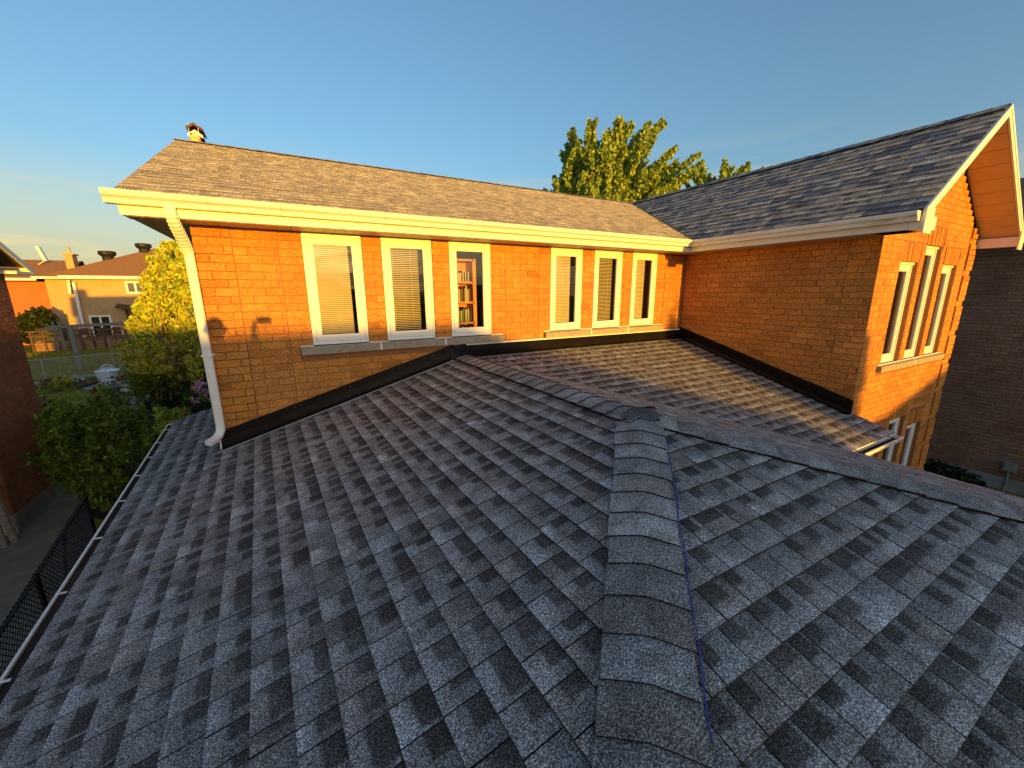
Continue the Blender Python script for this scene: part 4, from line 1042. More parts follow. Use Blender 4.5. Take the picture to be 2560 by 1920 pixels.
# ---------- far garden house(s)
FY = 46.0
FH = empty('garden_house', 'tan brick house beyond the lawn with brown roof, two roof vents and a patio door', 'house')
def P46(px, py, Y=FY): return at(px, py, Y)
xl = P46(113, 706).x; xm = P46(152, 700).x; eave = P46(152, 697).z
xr = xl+24
b = MB(); b.box(xl, xr, FY, FY+10, GZ, eave); b.box(xm+.9, xr, FY-.25, FY-.001, GZ, eave); b.build('wall', m_tan, FH)
b = MB(); e0 = P46(152, 696, FY-.7); rr1 = P46(380, 620, FY+5)
er = Vector((e0.x, FY-.7, eave+.05)); e_r = Vector((xr+.6, FY-.7, eave+.05)); el = Vector((xl-.5, FY-.7, eave+.05))
vA = P46(133, 684, FY+3.5); pk = P46(385, 621, FY+5.2)
b.poly([el, e_r, Vector((xr-5, FY+5.2, pk.z)), Vector((pk.x, FY+5.2, pk.z)), ]); b.poly([el, Vector((pk.x, FY+5.2, pk.z)), Vector((el.x, FY+11, eave+.05))])
FR = b.build('roof', m_tile, FH)
b = MB(); b.box(xl-.5, xm+.4, FY-.80, FY-.66, eave-.02, eave+.16); b.box(xm+.2, xr+.6, FY-1.0, FY-.81, eave-.02, eave+.26); b.build('gutter', m_white, FH)
b = MB(); c0 = P46(163, 640, FY+1.2)
cx0, cx1 = P46(157, 637, FY+1).x, P46(181, 637, FY+1).x; ct = P46(168, 637, FY+1).z
b.box(cx0+.05, cx1-.05, FY+1, FY+2.0, eave-.2, ct); b.box(cx0-.08, cx1+.08, FY+.9, FY+2.1, ct, ct+.12); CH2 = b.build('chimney', m_tan, FH)
b = MB(); b.tube([((cx0+cx1)/2, FY+1.4, ct+.1), ((cx0+cx1)/2, FY+1.4, ct+.62)], .13, 8); b.tube([((cx0+cx1)/2, FY+1.4, ct+.5), ((cx0+cx1)/2, FY+1.4, ct+.75)], .08, 8); b.build('flue', m_fnd, CH2)
for (px, py, Yv) in ((272, 653, FY+3.0), (362, 633, FY+4.6)):
    v = P46(px, py, Yv); b = MB(); b.tube([v+Vector((0, 0, -.1)), v+Vector((0, 0, .45))], .42, 12); b.disc_rings([((v.x, Yv), .45, v.z+.40), ((v.x, Yv), .66, v.z+.62), ((v.x, Yv), .66, v.z+.86), ((v.x, Yv), .55, v.z+.92)], 14); b.build('roof_vent', m_blk, FR)
    k = MB(); k.box(v.x-.12, v.x+.12, Yv-.36, Yv-.33, v.z+.08, v.z+.24); k.build('vent_painted_highlight', m_capm, FR)  # grey patch imitating a highlight on the black vent
a, c = P46(311, 703, FY-.25), P46(356, 734, FY-.25); far_window(FH, a.x, c.x+.3, c.z, a.z, FY-.25, True, .16)
a, c = P46(221, 789, FY-.25), P46(292, 858, FY-.25); far_window(FH, a.x, c.x, c.z, a.z, FY-.25, True, .14, True)
b = MB()
for (p0, p1, r) in (((171, 700), (176, 735), .10), ((184, 705), (217, 855), .12), ((193, 790), (207, 850), .08)):
    b.bar(P46(*p0, FY-.5), P46(*p1, FY-.5), r*1.6)
b.build('downspout', m_white, FH)
b = MB(); a, c = P46(296, 765, FY-.25), P46(330, 790, FY-.25); b.obox(Vector((a.x, FY-1.3, a.z-.15)), Vector((c.x-a.x+.5, 0, -.25)), Vector((0, 1.05, .3)), Vector((0, 0, .08)))
b.bar((a.x+.6, FY-.8, a.z-.3), (a.x+.8, FY-.8, -3.4), .18); b.bar((c.x+.2, FY-.8, a.z-.5), (c.x+.2, FY-.8, -3.4), .15); b.build('porch_awning', m_darkw, FH)
FO = empty('garden_house', 'orange brick house partly hidden behind the left gable, beside the tan one', 'house')
b = MB(); b.box(xl-14, xl-.02, FY+.9, FY+11, GZ, P46(60, 704, FY+.9).z); b.build('wall', m_org, FO)
b = MB(); ze = P46(60, 698, FY).z; b.poly([(xl-15, FY+.2, ze), (xl+.3, FY+.2, ze), (xl+1.2, FY+5, ze+1.9), (xl-15, FY+5, ze+1.9)]); b.poly([(xl-15, FY+5, ze+1.9), (xl+1.2, FY+5, ze+1.9), (xl, FY+11, ze), (xl-15, FY+11, ze)]); FOR = b.build('roof', m_tile, FO)
b = MB(); b.box(xl-15, xl-.52, FY+.05, FY+.19, ze-.10, ze+.10); b.build('gutter', m_white, FO)
DI = empty('satellite_dish', 'pale satellite dish on an arm above the orange house roof', 'antenna')
pd = P46(82, 678, FY+3.8); b = MB(); b.tube([pd, pd+Vector((.35, 0, .5)), pd+Vector((.95, 0, .95))], .05, 6); b.bar(pd+Vector((-.6, 0, .2)), pd+Vector((.6, 0, .35)), .06); b.bar(pd+Vector((-.4, 0, .0)), pd+Vector((.1, 0, .5)), .05); b.build('arm', m_galv, DI)
b = MB(); q = pd+Vector((.85, 0, .95)); b.obox(q, Vector((.22, 0, 0)), Vector((0, .5, 0)), Vector((-.35, .1, 1.25))); b.build('dish', m_white, DI)

# deck with railings, benches and covered barbecue
DK = empty('garden_deck', 'low brown wooden deck with railings in front of the patio door', 'deck')
dL, dR = gp(88, 880), gp(322, 868); Yd = 40.2; dz = -3.05
b = MB(); b.box(dL.x, dR.x+.3, Yd, FY-.3, dz-.06, dz); b.build('deck_boards', m_deck, DK)
for i in range(3):
    b = MB(); b.box(dL.x, dR.x+.3, Yd-.03, Yd-.001, GZ+.02+i*.205, GZ+.02+i*.205+.19); b.build('skirt_board', m_deck, DK)
n_ = 9
for i in range(n_):
    x = dL.x+(dR.x-dL.x)*i/(n_-1); b = MB(); b.box(x-.06, x+.06, Yd-.15, Yd-.032, GZ, dz+.92); b.build('railing_post', m_darkw, DK)
for z in (.50, .86):
    b = MB(); b.box(dL.x-.2, dR.x-1.0+z, Yd-.20, Yd-.151, dz+z, dz+z+.10); b.build('rail', m_darkw, DK)
BQ = empty('barbecue', 'barbecue under a black cover on the left of the deck', 'barbecue')
p = P46(135, 850, 42.5)
b = MB(); rows = [(1.0, .5, 0), (1.0, .5, .75), (.85, .42, 1.05), (.55, .25, 1.18)]
for (a1, b1, z1), (a2, b2, z2) in zip(rows[:-1], rows[1:]):
    for (s, t) in (((-1, -1), (1, -1)), ((1, -1), (1, 1)), ((1, 1), (-1, 1)), ((-1, 1), (-1, -1))):
        b.poly([(p.x+s[0]*a1, 42.5+s[1]*b1, dz+z1), (p.x+t[0]*a1, 42.5+t[1]*b1, dz+z1), (p.x+t[0]*a2, 42.5+t[1]*b2, dz+z2), (p.x+s[0]*a2, 42.5+s[1]*b2, dz+z2)])
b.poly([(p.x-.55, 42.25, dz+1.18), (p.x+.55, 42.25, dz+1.18), (p.x+.55, 42.75, dz+1.18), (p.x-.55, 42.75, dz+1.18)]); b.build('cover', m_blk, BQ)
for i, px in enumerate((215, 258, 296)):
    p = P46(px, 862, 41.5); CHR = empty('patio_chair', ['brown patio chair on the deck, nearest the post with the beam', 'brown patio chair on the deck in front of the glass door', 'brown patio chair at the right end of the deck'][i], 'chair', 'chairs on the wooden deck')
    b = MB(); b.box(p.x-.26, p.x+.26, 41.3, 41.8, dz+.40, dz+.46); b.build('seat', m_darkw, CHR)
    b = MB(); b.box(p.x-.26, p.x+.26, 41.8, 41.85, dz+.46, dz+.95); b.build('backrest', m_darkw, CHR)
    for sx in (-.23, .23):
        for sy in (41.33, 41.77):
            b = MB(); b.bar((p.x+sx, sy, dz), (p.x+sx, sy, dz+.41), .05); b.build('leg', m_darkw, CHR)

# T-shaped grey post and beam (old arbour)
AR = empty('garden_arbour', 'grey weathered post carrying one long horizontal beam above the lawn', 'arbour')
Y0_ = 27.8; b = MB(); b.bar(at(203, 925, Y0_), at(174, 815, Y0_), .20); b.build('post', m_wood, AR)
b = MB(); b.bar(at(112, 819, Y0_), at(318, 808, Y0_), .10, .17); b.build('beam', m_wood, AR)
for px in (130, 146):
    b = MB(); b.bar(at(px, 805, 29.5), at(px+18, 873, 29.5), .09); b.build('lattice_post', m_wood, AR)

# galvanised chain-link fence across the lawn
FE = empty('chain_link_fence', 'galvanised chain link fence crossing the lawn behind the white table', 'fence')
b = MB(); a, c = at(20, 906, 24), at(345, 878, 24); b.tube([a, c], .028, 6); b.build('top_rail', m_galv, FE)
for px in (95, 273, 330):
    f_ = (px-20)/325; t = a.lerp(c, f_); b = MB(); b.tube([t, Vector((t.x, t.y, GZ))], .03, 6); b.build('post', m_galv, FE)
b = MB(); x = a.x
while x < c.x:
    zt = a.z+(c.z-a.z)*(x-a.x)/(c.x-a.x); hh = zt-GZ
    for s in (-1, 1): b.bar((x, 24, GZ), (x+s*hh, 24, zt), .006)
    x += .11
b.build('mesh', m_galv, FE)

# black chain-link fence beside the garage
FB = empty('chain_link_fence', 'black chain link fence beside the concrete path, left of the garage roof', 'fence')
fa, fb = Vector((-2.35, 3.3, 0)), Vector((-1.55, -3.4, 0)); fd = fb-fa; Lf = fd.length; zt = -2.5
b = MB(); b.tube([fa+Vector((0, 0, zt)), fb+Vector((0, 0, zt))], .021, 8); b.build('top_rail', m_chain, FB)
b = MB(); b.tube([fa+Vector((0, 0, GZ+.06)), fb+Vector((0, 0, GZ+.06))], .004, 5); b.build('bottom_wire', m_chain, FB)
for t in (0, .33, .66, 1):
    b = MB(); p = fa.lerp(fb, t); b.tube([p+Vector((0, 0, GZ)), p+Vector((0, 0, zt+.03))], .025, 8); b.build('post', m_chain, FB)
b = MB(); u = fd.normalized(); st = .075; hh = zt-GZ; nn = int(Lf/st)
for i in range(-int(hh/st)-1, nn):
    for s in (1, -1):
        x0 = i*st if s > 0 else i*st+hh; x1 = x0+s*hh
        za, zb = GZ, zt
        if x0 > x1: x0, x1, za, zb = x1, x0, zb, za
        if x1 < 0 or x0 > Lf: continue
        if x0 < 0: za += (zb-za)*(-x0)/(x1-x0); x0 = 0
        if x1 > Lf: zb = za+(zb-za)*(Lf-x0)/(x1-x0); x1 = Lf
        b.bar(fa+u*x0+Vector((0, 0, za)), fa+u*x1+Vector((0, 0, zb)), .0065)
    p = fa+u*(max(0, i)*st); b.bar(p+Vector((0, 0, zt+.015)), p+Vector((0, 0, zt+.045)), .010)
b.build('mesh', m_chain, FB)
b = MB(); b.bar((-2.23, 2.2, zt), (-2.12, 1.4, GZ+.1), .016); b.build('brace', m_chain, FB)

# white cast iron table and chairs
def scroll_leg(mb, base, top, out, r=.018):
    base = Vector(base); top = Vector(top); out = Vector(out)
    pts = []
    for i in range(9):
        t = i/8; p = top.lerp(base, t)+out*(.10*math.sin(t*math.pi*1.0)-.05*math.sin(t*math.pi*2)+.06*max(0, t-.8)*5*.3); pts.append(p)
    mb.tube(pts, [r*1.5, r*1.3, r, r, r, r, r, r*1.2, r*1.5], 6)
tb = gp(283, 962); TB = empty('garden_table', 'round white cast iron garden table on the paving slab', 'table')
tx, ty = tb.x, 20.9
b = MB(); b.disc_rings([((tx, ty), .42, GZ+.74), ((tx, ty), .45, GZ+.755), ((tx, ty), .45, GZ+.775), ((tx, ty), .42, GZ+.785)], 24); b.build('table_top', m_iron, TB)
b = MB(); b.disc_rings([((tx, ty), .34, GZ+.68), ((tx, ty), .34, GZ+.74)], 20); b.build('apron', m_iron, TB)
for k_ in range(3):
    t = k_*2.094+.4; o_ = Vector((math.cos(t), math.sin(t), 0)); b = MB(); scroll_leg(b, Vector((tx, ty, GZ))+o_*.30, Vector((tx, ty, GZ+.70))+o_*.24, o_, .024); b.build('leg', m_iron, TB)
def iron_chair(cx_, cy_, rot, label, sc_=1.0):
    C_ = empty('garden_chair', label, 'chair', 'white iron chairs at the garden table'); Rm = Matrix.Rotation(rot, 3, 'Z'); o0 = Vector((cx_, cy_, GZ))
    T = lambda x, y, z: o0+Rm @ Vector((x*sc_, y*sc_, 0))+Vector((0, 0, z*sc_))
    b = MB(); n_ = 16
    top = [T(.27*math.cos(2*math.pi*k/n_), .25*math.sin(2*math.pi*k/n_), .50) for k in range(n_)]; bot = [p-Vector((0, 0, .05)) for p in top]
    b.poly(top); b.poly(bot)
    for k in range(n_): b.poly([top[k], top[(k+1) % n_], bot[(k+1) % n_], bot[k]])
    b.build('seat', m_iron, C_)
    b = MB(); arc = [T(-.26, .22, .48)]+[T(.29*math.cos(math.pi-math.pi*k/12), .24, .80+.36*math.sin(math.pi*k/12)) for k in range(13)]+[T(.26, .22, .48)]
    b.tube(arc, .028*sc_, 6)
    for k in range(-3, 4): b.tube([T(k*.045, .23, .50), T(k*.07+.03*math.sin(k), .24, .80), T(k*.05, .24, 1.06-.02*abs(k))], .017*sc_, 5)
    for (x, z) in ((-.12, .66), (.12, .66), (0, .82), (-.1, .95), (.1, .95)):
        b.tube([T(x+.055*math.cos(t*.785), .24, z+.055*math.sin(t*.785)) for t in range(9)], .014*sc_, 5)
    b.build('backrest', m_iron, C_)
    for sx in (-1, 1):
        b = MB(); b.tube([T(sx*.26, .22, .74), T(sx*.33, .05, .74), T(sx*.31, -.14, .68), T(sx*.25, -.16, .50)], .02*sc_, 6); b.build('armrest', m_iron, C_)
        for sy in (-1, 1):
            b = MB(); scroll_leg(b, T(sx*.25, sy*.24, 0), T(sx*.2, sy*.18, .47), Rm @ Vector((sx*.7, sy*.7, 0)), .02*sc_); b.build('leg', m_iron, C_)
    return C_
iron_chair(tx-.15, ty+.62, .3, 'white iron chair behind the garden table, rounded back showing above it', .82)
iron_chair(tx+.10, ty-.52, math.pi-.35, 'white iron chair in front of the garden table, its back to the photographer', .82)
b = MB(); q = [gp(200, 972), gp(265, 951), gp(330, 957), gp(256, 980)]; 
b.poly([(p.x, p.y, GZ+.05) for p in q]); b.poly([(q[0].x, q[0].y, GZ+.05), (q[3].x, q[3].y, GZ+.05), (q[3].x, q[3].y, GZ), (q[0].x, q[0].y, GZ)])
b.build('paving_slab', m_slab)['kind'] = 'structure'
b = MB(); b.bar(gp(196, 969, -3.6), gp(275, 947, -3.6), .14, .18); tag(b.build('slab_edging', m_darkw), 'dark timber edging behind the pale paving slab', 'edging')

# old rail fence / retaining timbers near the hedge
TF = empty('timber_rail', 'weathered grey timber rail stepping down beside the hedge', 'fence')
pts = [(377, 935), (366, 952), (352, 962), (347, 988), (336, 993), (322, 1026)]
P3_ = [gp(x, y, -3.15) for x, y in pts]
for (i, j) in ((0, 1), (1, 3), (3, 5)):
    b = MB(); b.bar(P3_[i], P3_[j], .20, .14); b.build('rail', m_wood, TF)
for (x, y) in ((365, 950), (346, 985), (330, 1015)):
    p = gp(x, y, -3.15); b = MB(); b.bar((p.x, p.y, GZ), (p.x, p.y, -3.1), .12); b.build('post', m_wood, TF)
b = MB(); b.bar(gp(380, 965, -3.3), gp(362, 1000, -3.3), .14, .10); b.build('rail', m_wood, TF)
for i, ((x0, y0), (x1, y1)) in enumerate((((301, 979), (320, 983)), ((340, 964), (352, 966)), ((305, 968), (322, 969)), ((290, 1000), (305, 1003)), ((333, 943), (350, 944)))):
    p, q = gp(x0, y0), gp(x1, y1); b = MB(); b.obox(Vector((p.x, p.y, GZ+.02)), (q-p), Vector((.05, .35, 0)), Vector((0, 0, .07)))
    tag(b.build('stepping_stone', m_fnd), ['pale stepping stone just left of the lower timber rail', 'small pale stone touching the upper bend of the timber rail', 'pale stone right below the red flower planter', 'nearest stepping stone, beside the pot of dark red flowers', 'farthest pale stone, at the far end of the timber rail'][i], 'stone', 'stepping stones in the flower bed')
for i, ((x0, y0), (x1, y1)) in enumerate((((321, 956), (303, 905)), ((345, 955), (333, 928)), ((358, 953), (349, 925)), ((282, 888), (268, 845)), ((305, 888), (293, 850)))):
    p = gp(x0, y0) if i < 3 else at(x0, y0, 23); q = at(x1, y1, p.y); b = MB(); b.bar(p, q, .035 if i else .06)
    tag(b.build('garden_stake', m_cane if i != 0 else m_wood), ['long leaning grey stake right beside the white table', 'tan stake between the white table and the timber rail', 'tan stake nearest the hedge and the timber rail', 'thin stake behind the fence, below the patio door', 'thin stake behind the fence, nearest the glowing shrub'][i], 'stake', 'wooden stakes in the garden')

# ================================================================== vegetation
def leaves(name, m, C, size, parent=None, up=.25, dirs=None, jitter=.35, base=(1, 1, 1), var=.3, elong=1.5, hue=.15):
    """C: Nx3 leaf centres; diamond shaped leaf faces folded along the midrib"""
    C = np.asarray(C, np.float64); N = len(C)
    nrm = rng.normal(size=(N, 3)); nrm[:, 2] = np.abs(nrm[:, 2])*(.4+up)+up; nrm /= np.linalg.norm(nrm, axis=1)[:, None]
    t = rng.normal(size=(N, 3)); t[:, 2] -= .25; t -= nrm*(t*nrm).sum(1)[:, None]; t /= np.linalg.norm(t, axis=1)[:, None]
    s = np.cross(nrm, t); sz = size*rng.uniform(.6, 1.25, N)[:, None]
    fold = nrm*sz*.12
    v = np.stack([C-t*sz*.5*elong, C+s*sz*.36+fold, C+t*sz*.5*elong, C-s*sz*.36+fold], 1).reshape(-1, 3)
    me = bpy.data.meshes.new(name); me.vertices.add(4*N); me.vertices.foreach_set('co', v.ravel())
    idx = np.arange(4*N).reshape(N, 4); tri = np.concatenate([idx[:, [0, 1, 2]], idx[:, [0, 2, 3]]], 1).reshape(-1)
    me.loops.add(len(tri)); me.loops.foreach_set('vertex_index', tri)
    nt_ = 2*N; me.polygons.add(nt_); me.polygons.foreach_set('loop_start', np.arange(nt_)*3); me.polygons.foreach_set('loop_total', np.full(nt_, 3))
    me.update(calc_edges=True)
    ca = me.color_attributes.new('Col', 'FLOAT_COLOR', 'POINT')
    g = rng.normal(1, var, N).clip(.35, 2.0); h = rng.normal(0, hue, N)
    col = np.stack([base[0]*g*(1+h), base[1]*g, base[2]*g*(1-h), np.ones(N)], 1).clip(0, 3)
    ca.data.foreach_set('color', np.repeat(col, 4, 0).astype(np.float32).ravel())
    me.materials.append(m); o = bpy.data.objects.new(name, me); COL.objects.link(o)
    if parent is not None: o.parent = parent
    return o

def shoots(tips, roots, per, r0, r1, wob=.0):
    """clusters of leaves along curved shoots"""
    out = []
    for (tp, rt) in zip(tips, roots):
        tp = np.array(tp); rt = np.array(rt); n_ = int(per*rng.uniform(.7, 1.3)); u = rng.beta(1.3, 1.0, n_)
        mid = rt+(tp-rt)*u[:, None]; bend = np.array([rng.normal(0, wob), rng.normal(0, wob), 0])
        mid += bend*np.sin(u*math.pi)[:, None]
        rad = (r0*(1-u)+r1*u)
        # clumps along the shoot
        k = 7; ph = rng.uniform(0, 1); cl_ = .65+.5*np.sin((u*k+ph)*2*math.pi)
        d = rng.normal(size=(n_, 3)); d /= np.linalg.norm(d, axis=1)[:, None]; d *= (rng.random(n_)**.5)[:, None]
        out.append(mid+d*(rad*cl_)[:, None])
    return np.concatenate(out)

def tree(name, label, cat, tipsZ, trunk, th, per, r0, r1, size, m, group=None, base=(1, 1, 1), var=.3, fill=1, rootd=2.2, ydep=2.5, tx=.5):
    T_ = empty(name, label, cat, group)
    b = MB(); tr = Vector(trunk); topz = th
    b.tube([tr, tr+Vector((.1, 0, (topz-tr.z)*.4)), tr+Vector((-.1, .1, (topz-tr.z)*.75)), Vector((tr.x, tr.y, topz))], [.28, .22, .13, .04], 8)
    tips = []; roots = []
    for tp in tipsZ:
        tp = Vector(tp)
        for j in range(fill):
            t = tp+Vector((random.gauss(0, tx), random.uniform(-ydep, ydep), -abs(random.gauss(0, 1.3)) if j else 0))
            frac = random.uniform(.35, .6)
            r = Vector((t.x+(tr.x-t.x)*frac, t.y+(tr.y-t.y)*frac, t.z-random.uniform(.75, 1.25)*rootd))
            tips.append(t); roots.append(r)
    for r in roots[::2]:
        zb = tr.z+(r.z-tr.z)*.55; b.tube([Vector((tr.x, tr.y, zb)), r.lerp(Vector((tr.x, tr.y, zb)), .4)+Vector((0, 0, .15)), r], [.07, .04, .02], 5)
    b.build('trunk', m_bark, T_)
    leaves('crown', m, shoots(tips, roots, per, r0, r1, .2), size, T_, up=0, base=base, var=var)
    return T_
def pts_at(L_, Y): return [tuple(at(x, y, Y+random.uniform(-1, 1))) for x, y in L_]
T1 = [(1482, 292), (1463, 303), (1451, 316), (1519, 312), (1537, 318), (1554, 321), (1571, 326), (1603, 330), (1618, 380), (1652, 384), (1676, 397), (1690, 402), (1432, 380), (1413, 416), (1409, 450), (1414, 470), (1500, 340), (1590, 345), (1640, 410), (1665, 430),
      (1470, 350), (1530, 360), (1560, 380), (1480, 400), (1600, 400), (1450, 420), (1530, 430), (1640, 450), (1690, 450), (1580, 460), (1470, 470), (1430, 490), (1510, 480)]
tree('maple_tree', 'tall green maple lit by low sun above the roof valley', 'tree', pts_at(T1, 15), (18.5, 16, GZ), 8.2, 620, .50, .14, .19, m_leafM, fill=6, tx=.22)
T2 = [(1707, 433), (1730, 423), (1760, 417), (1788, 429), (1808, 401), (1832, 410), (1843, 422), (1858, 420), (1877, 420), (1720, 450), (1770, 440), (1820, 430)]
tree('maple_tree', 'smaller maple with only its top showing over the wing roof', 'tree', pts_at(T2, 20), (at(1790, 430, 22).x, 22, GZ), 8.5, 520, .45, .16, .24, m_leafM, fill=4, tx=.3)

# tall yellow-lit lilac at the left corner
LI = empty('lilac_shrub', 'tall shrub glowing yellow in the sun beside the white downspout', 'shrub')
tips = []; roots = []
out_l = [(420, 600), (405, 615), (440, 598), (385, 650), (395, 635), (432, 640), (455, 640), (365, 690), (375, 670), (350, 740), (340, 765), (330, 800), (325, 840), (320, 870), (345, 820), (440, 680), (470, 690), (400, 700), (380, 740), (420, 740), (460, 740), (360, 780), (400, 790), (440, 790), (480, 780), (370, 830), (410, 840), (450, 840), (490, 840), (350, 860), (330, 890), (380, 880), (430, 890), (480, 890), (500, 860)]
for (x, y) in out_l:
    for j in range(5):
        t = at(x+random.gauss(0, 10), y+random.gauss(0, 8)+(0 if j == 0 else 14), 9+random.uniform(-.7, .9)); tips.append(t); roots.append((t.x+(-1.7-t.x)*.25, t.y+(9-t.y)*.3, t.z-random.uniform(.3, .7)))
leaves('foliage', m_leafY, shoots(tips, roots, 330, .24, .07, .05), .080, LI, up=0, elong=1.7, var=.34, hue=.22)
b = MB()
for (x0, y0, x1, y1) in ((397, 842, 360, 745), (420, 850, 385, 740), (445, 845, 430, 740), (475, 830, 455, 745), (405, 860, 395, 760), (385, 870, 345, 800)):
    b.tube([at(x0+8, 1000, 9), at(x0, y0, 8.5), at((x0+x1)/2+3, (y0+y1)/2, 8.3), at(x1, y1, 8.4)], [.02, .014, .010, .005], 5)
b.build('stems', m_cane, LI)
DL = empty('honeysuckle_bush', 'tangled green bush with bare arching twigs below the glowing shrub', 'bush')
tips = []; roots = []
for i in range(110):
    x = random.uniform(325, 500); y = random.uniform(845, 960)
    t = at(x, y, 9.5+random.uniform(-1, 1)); tips.append(t); roots.append((t.x, t.y, t.z-.5))
leaves('foliage', m_leafG, shoots(tips, roots, 120, .28, .12, .05), .07, DL, base=(.9, .85, .8))
b = MB()
for i in range(45):
    x = random.uniform(330, 470); p = at(x, random.uniform(870, 930), 8.4); q = p+Vector((random.uniform(-.8, .8), 0, random.uniform(.1, .5))); r = q+Vector((random.uniform(-.4, .4), 0, random.uniform(-.35, .0)))
    b.tube([p, q, r], [.007, .005, .002], 4)
b.build('twigs', m_cane, DL)

# dark hedge of cedars / viburnum between garden and house
def mound(name, label, cat, m, boxes, per, size, base=(1, 1, 1), var=.3, stem=True, elong=1.5, group=None):
    O = empty(name, label, cat, group); C = []
    for (x0, x1, y0, y1, z0, z1, n_) in boxes:
        u = rng.normal(size=(n_, 3)); u /= np.linalg.norm(u, axis=1)[:, None]; u *= (rng.random(n_)**.33)[:, None]
        lump = 1+.22*np.sin(u[:, 0]*9+u[:, 2]*7)*np.cos(u[:, 1]*8+u[:, 2]*5); u *= lump[:, None]
        C.append(np.stack([(x0+x1)/2+u[:, 0]*(x1-x0)/2, (y0+y1)/2+u[:, 1]*(y1-y0)/2, (z0+z1)/2+u[:, 2]*(z1-z0)/2], 1))
    leaves('foliage', m, np.concatenate(C), size, O, base=base, var=var, elong=elong)
    if stem:
        b = MB(); x0, x1, y0, y1, z0, z1, _ = boxes[0]
        for i in range(6):
            px, py = random.uniform(x0, x1)*.5+(x0+x1)*.25, random.uniform(y0, y1)*.5+(y0+y1)*.25
            b.tube([((x0+x1)/2, (y0+y1)/2, GZ), (px, py, (z0+z1)/2), (px*1.0, py, z1-.2)], [.05, .03, .01], 5)
        b.build('stems', m_bark, O)
    return O
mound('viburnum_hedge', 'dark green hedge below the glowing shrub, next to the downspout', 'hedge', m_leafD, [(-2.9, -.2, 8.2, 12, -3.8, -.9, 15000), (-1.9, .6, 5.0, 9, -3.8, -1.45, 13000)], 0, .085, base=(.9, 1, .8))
mound('cedar_shrub', 'narrow dark cedar standing behind the timber rail', 'shrub', m_leafC, [(-3.9, -2.9, 13.3, 14.6, -3.8, -1.35, 9000)], 0, .06, base=(1.1, 1.05, .8), elong=2.4)
mound('cedar_tree', 'dark cedar between the two houses across the street', 'tree', m_leafC, [(7.15, 7.95, -25.6, -24.8, -4.7, 1.25, 9000), (7.3, 7.8, -25.6, -24.8, .2, 1.3, 2500)], 0, .11, elong=2)

# big leafy bush between the path and the garage gutter
BB = empty('mock_orange_bush', 'large leafy green bush filling the gap between the path and the garage gutter', 'bush')
tips = []; roots = []
sil = [(250, 958), (215, 985), (180, 1003), (150, 1010), (120, 1018), (100, 1035), (290, 985), (330, 1010), (360, 1030), (395, 1040), (425, 1065), (110, 1080), (85, 1105), (70, 1125), (130, 1120), (140, 1165), (200, 1190), (245, 1230), (270, 1280)]
for (x, y) in sil:
    for j in range(3):
        t = at(x+random.gauss(0, 10), y+12+random.gauss(0, 8), 6.2+random.uniform(-.6, .8)); tips.append(t); roots.append((t.x*.8-.5, 6.3, t.z-random.uniform(.4, .9)))
for i in range(260):
    x = random.uniform(110, 400); y = random.uniform(1010, 1300)
    if x < 215+(y-1180)*.35 and y > 1165: continue
    t = at(x, y, random.uniform(4.9, 6.6)); 
    if t.z < GZ+.2: continue
    if t.x > xe(t.y)-.25 and t.y < 2.6: continue
    tips.append(t); roots.append((t.x, t.y+.3, t.z-.45))
leaves('foliage', m_leafG, shoots(tips, roots, 115, .20, .07, .05), .055, BB, var=.42, elong=1.6)
b = MB()
for i in range(30):
    t = random.choice(tips); b.tube([(-2.4+random.gauss(0, .3), 6.3+random.gauss(0, .4), GZ), (t[0]*.6-1.0, (t[1]+6.3)/2, (t[2]+GZ)/2), tuple(t)], [.03, .018, .005], 5)
b.build('stems', m_bark, BB)
# lighter sprigs near the eave
SP = empty('dogwood_bush', 'pale speckled leafy bush poking up beside the garage roof corner', 'bush')
tips = []; roots = []
for i in range(46):
    x = random.uniform(385, 470); y = 1015+abs(random.gauss(0, 14))+(470-x)*.12; t = at(x, y, 4.2+random.uniform(-.4, .4)); tips.append(t); roots.append((t.x, t.y, t.z-.35))
leaves('foliage', m_leafG, shoots(tips, roots, 55, .13, .04, .04), .05, SP, base=(1.7, 1.45, 1.6), var=.5)
b = MB()
for t in tips[:16]: b.tube([(t.x, t.y+.1, GZ), tuple(t)], [.015, .004], 4)
b.build('stems', m_bark, SP)

# flowers
def flower_clump(name, label, cat, px, py, Y, n_, spread, col, leafbase, hgt=.35, fsz=.10, zc=None):
    O = empty(name, label, cat); c = at(px, py, Y) if zc is None else gp(px, py, zc)
    C = np.array([[c.x, c.y, c.z]])+rng.normal(size=(n_*9, 3))*np.array([spread, spread, hgt*.5])
    C[:, 2] -= hgt*.4; leaves('foliage', m_leafG, C, .07, O, base=leafbase)
    F_ = np.array([[c.x, c.y, c.z]])+rng.normal(size=(n_, 3))*np.array([spread, spread*.7, hgt*.45])
    P_ = np.repeat(F_, 9, 0)+rng.normal(size=(n_*9, 3))*fsz*.42
    leaves('blossoms', m_petal, P_, fsz, O, base=col, var=.18, hue=.05, elong=1.0)
    return O
flower_clump('rose_bush', 'bush of deep red roses against the neighbour wall', 'bush', 112, 1015, 8.3, 26, .30, (.30, .008, .012), (.7, .8, .6), .75, .085)
flower_clump('flowering_plant', 'red flowers with the yellow ones in the bed before the lawn', 'flowers', 126, 950, 21.8, 8, .18, (.28, .01, .01), (.8, .8, .6), .3, .13)
flower_clump('flowering_plant', 'yellow green clump beside the red flowers in the bed', 'flowers', 148, 955, 21.2, 14, .24, (.50, .36, .02), (1.6, 1.5, .5), .3, .13)
flower_clump('flowering_plant', 'small white flowers at the lawn edging', 'flowers', 190, 946, 22.2, 6, .13, (.55, .6, .58), (.8, .9, .7), .2, .10)
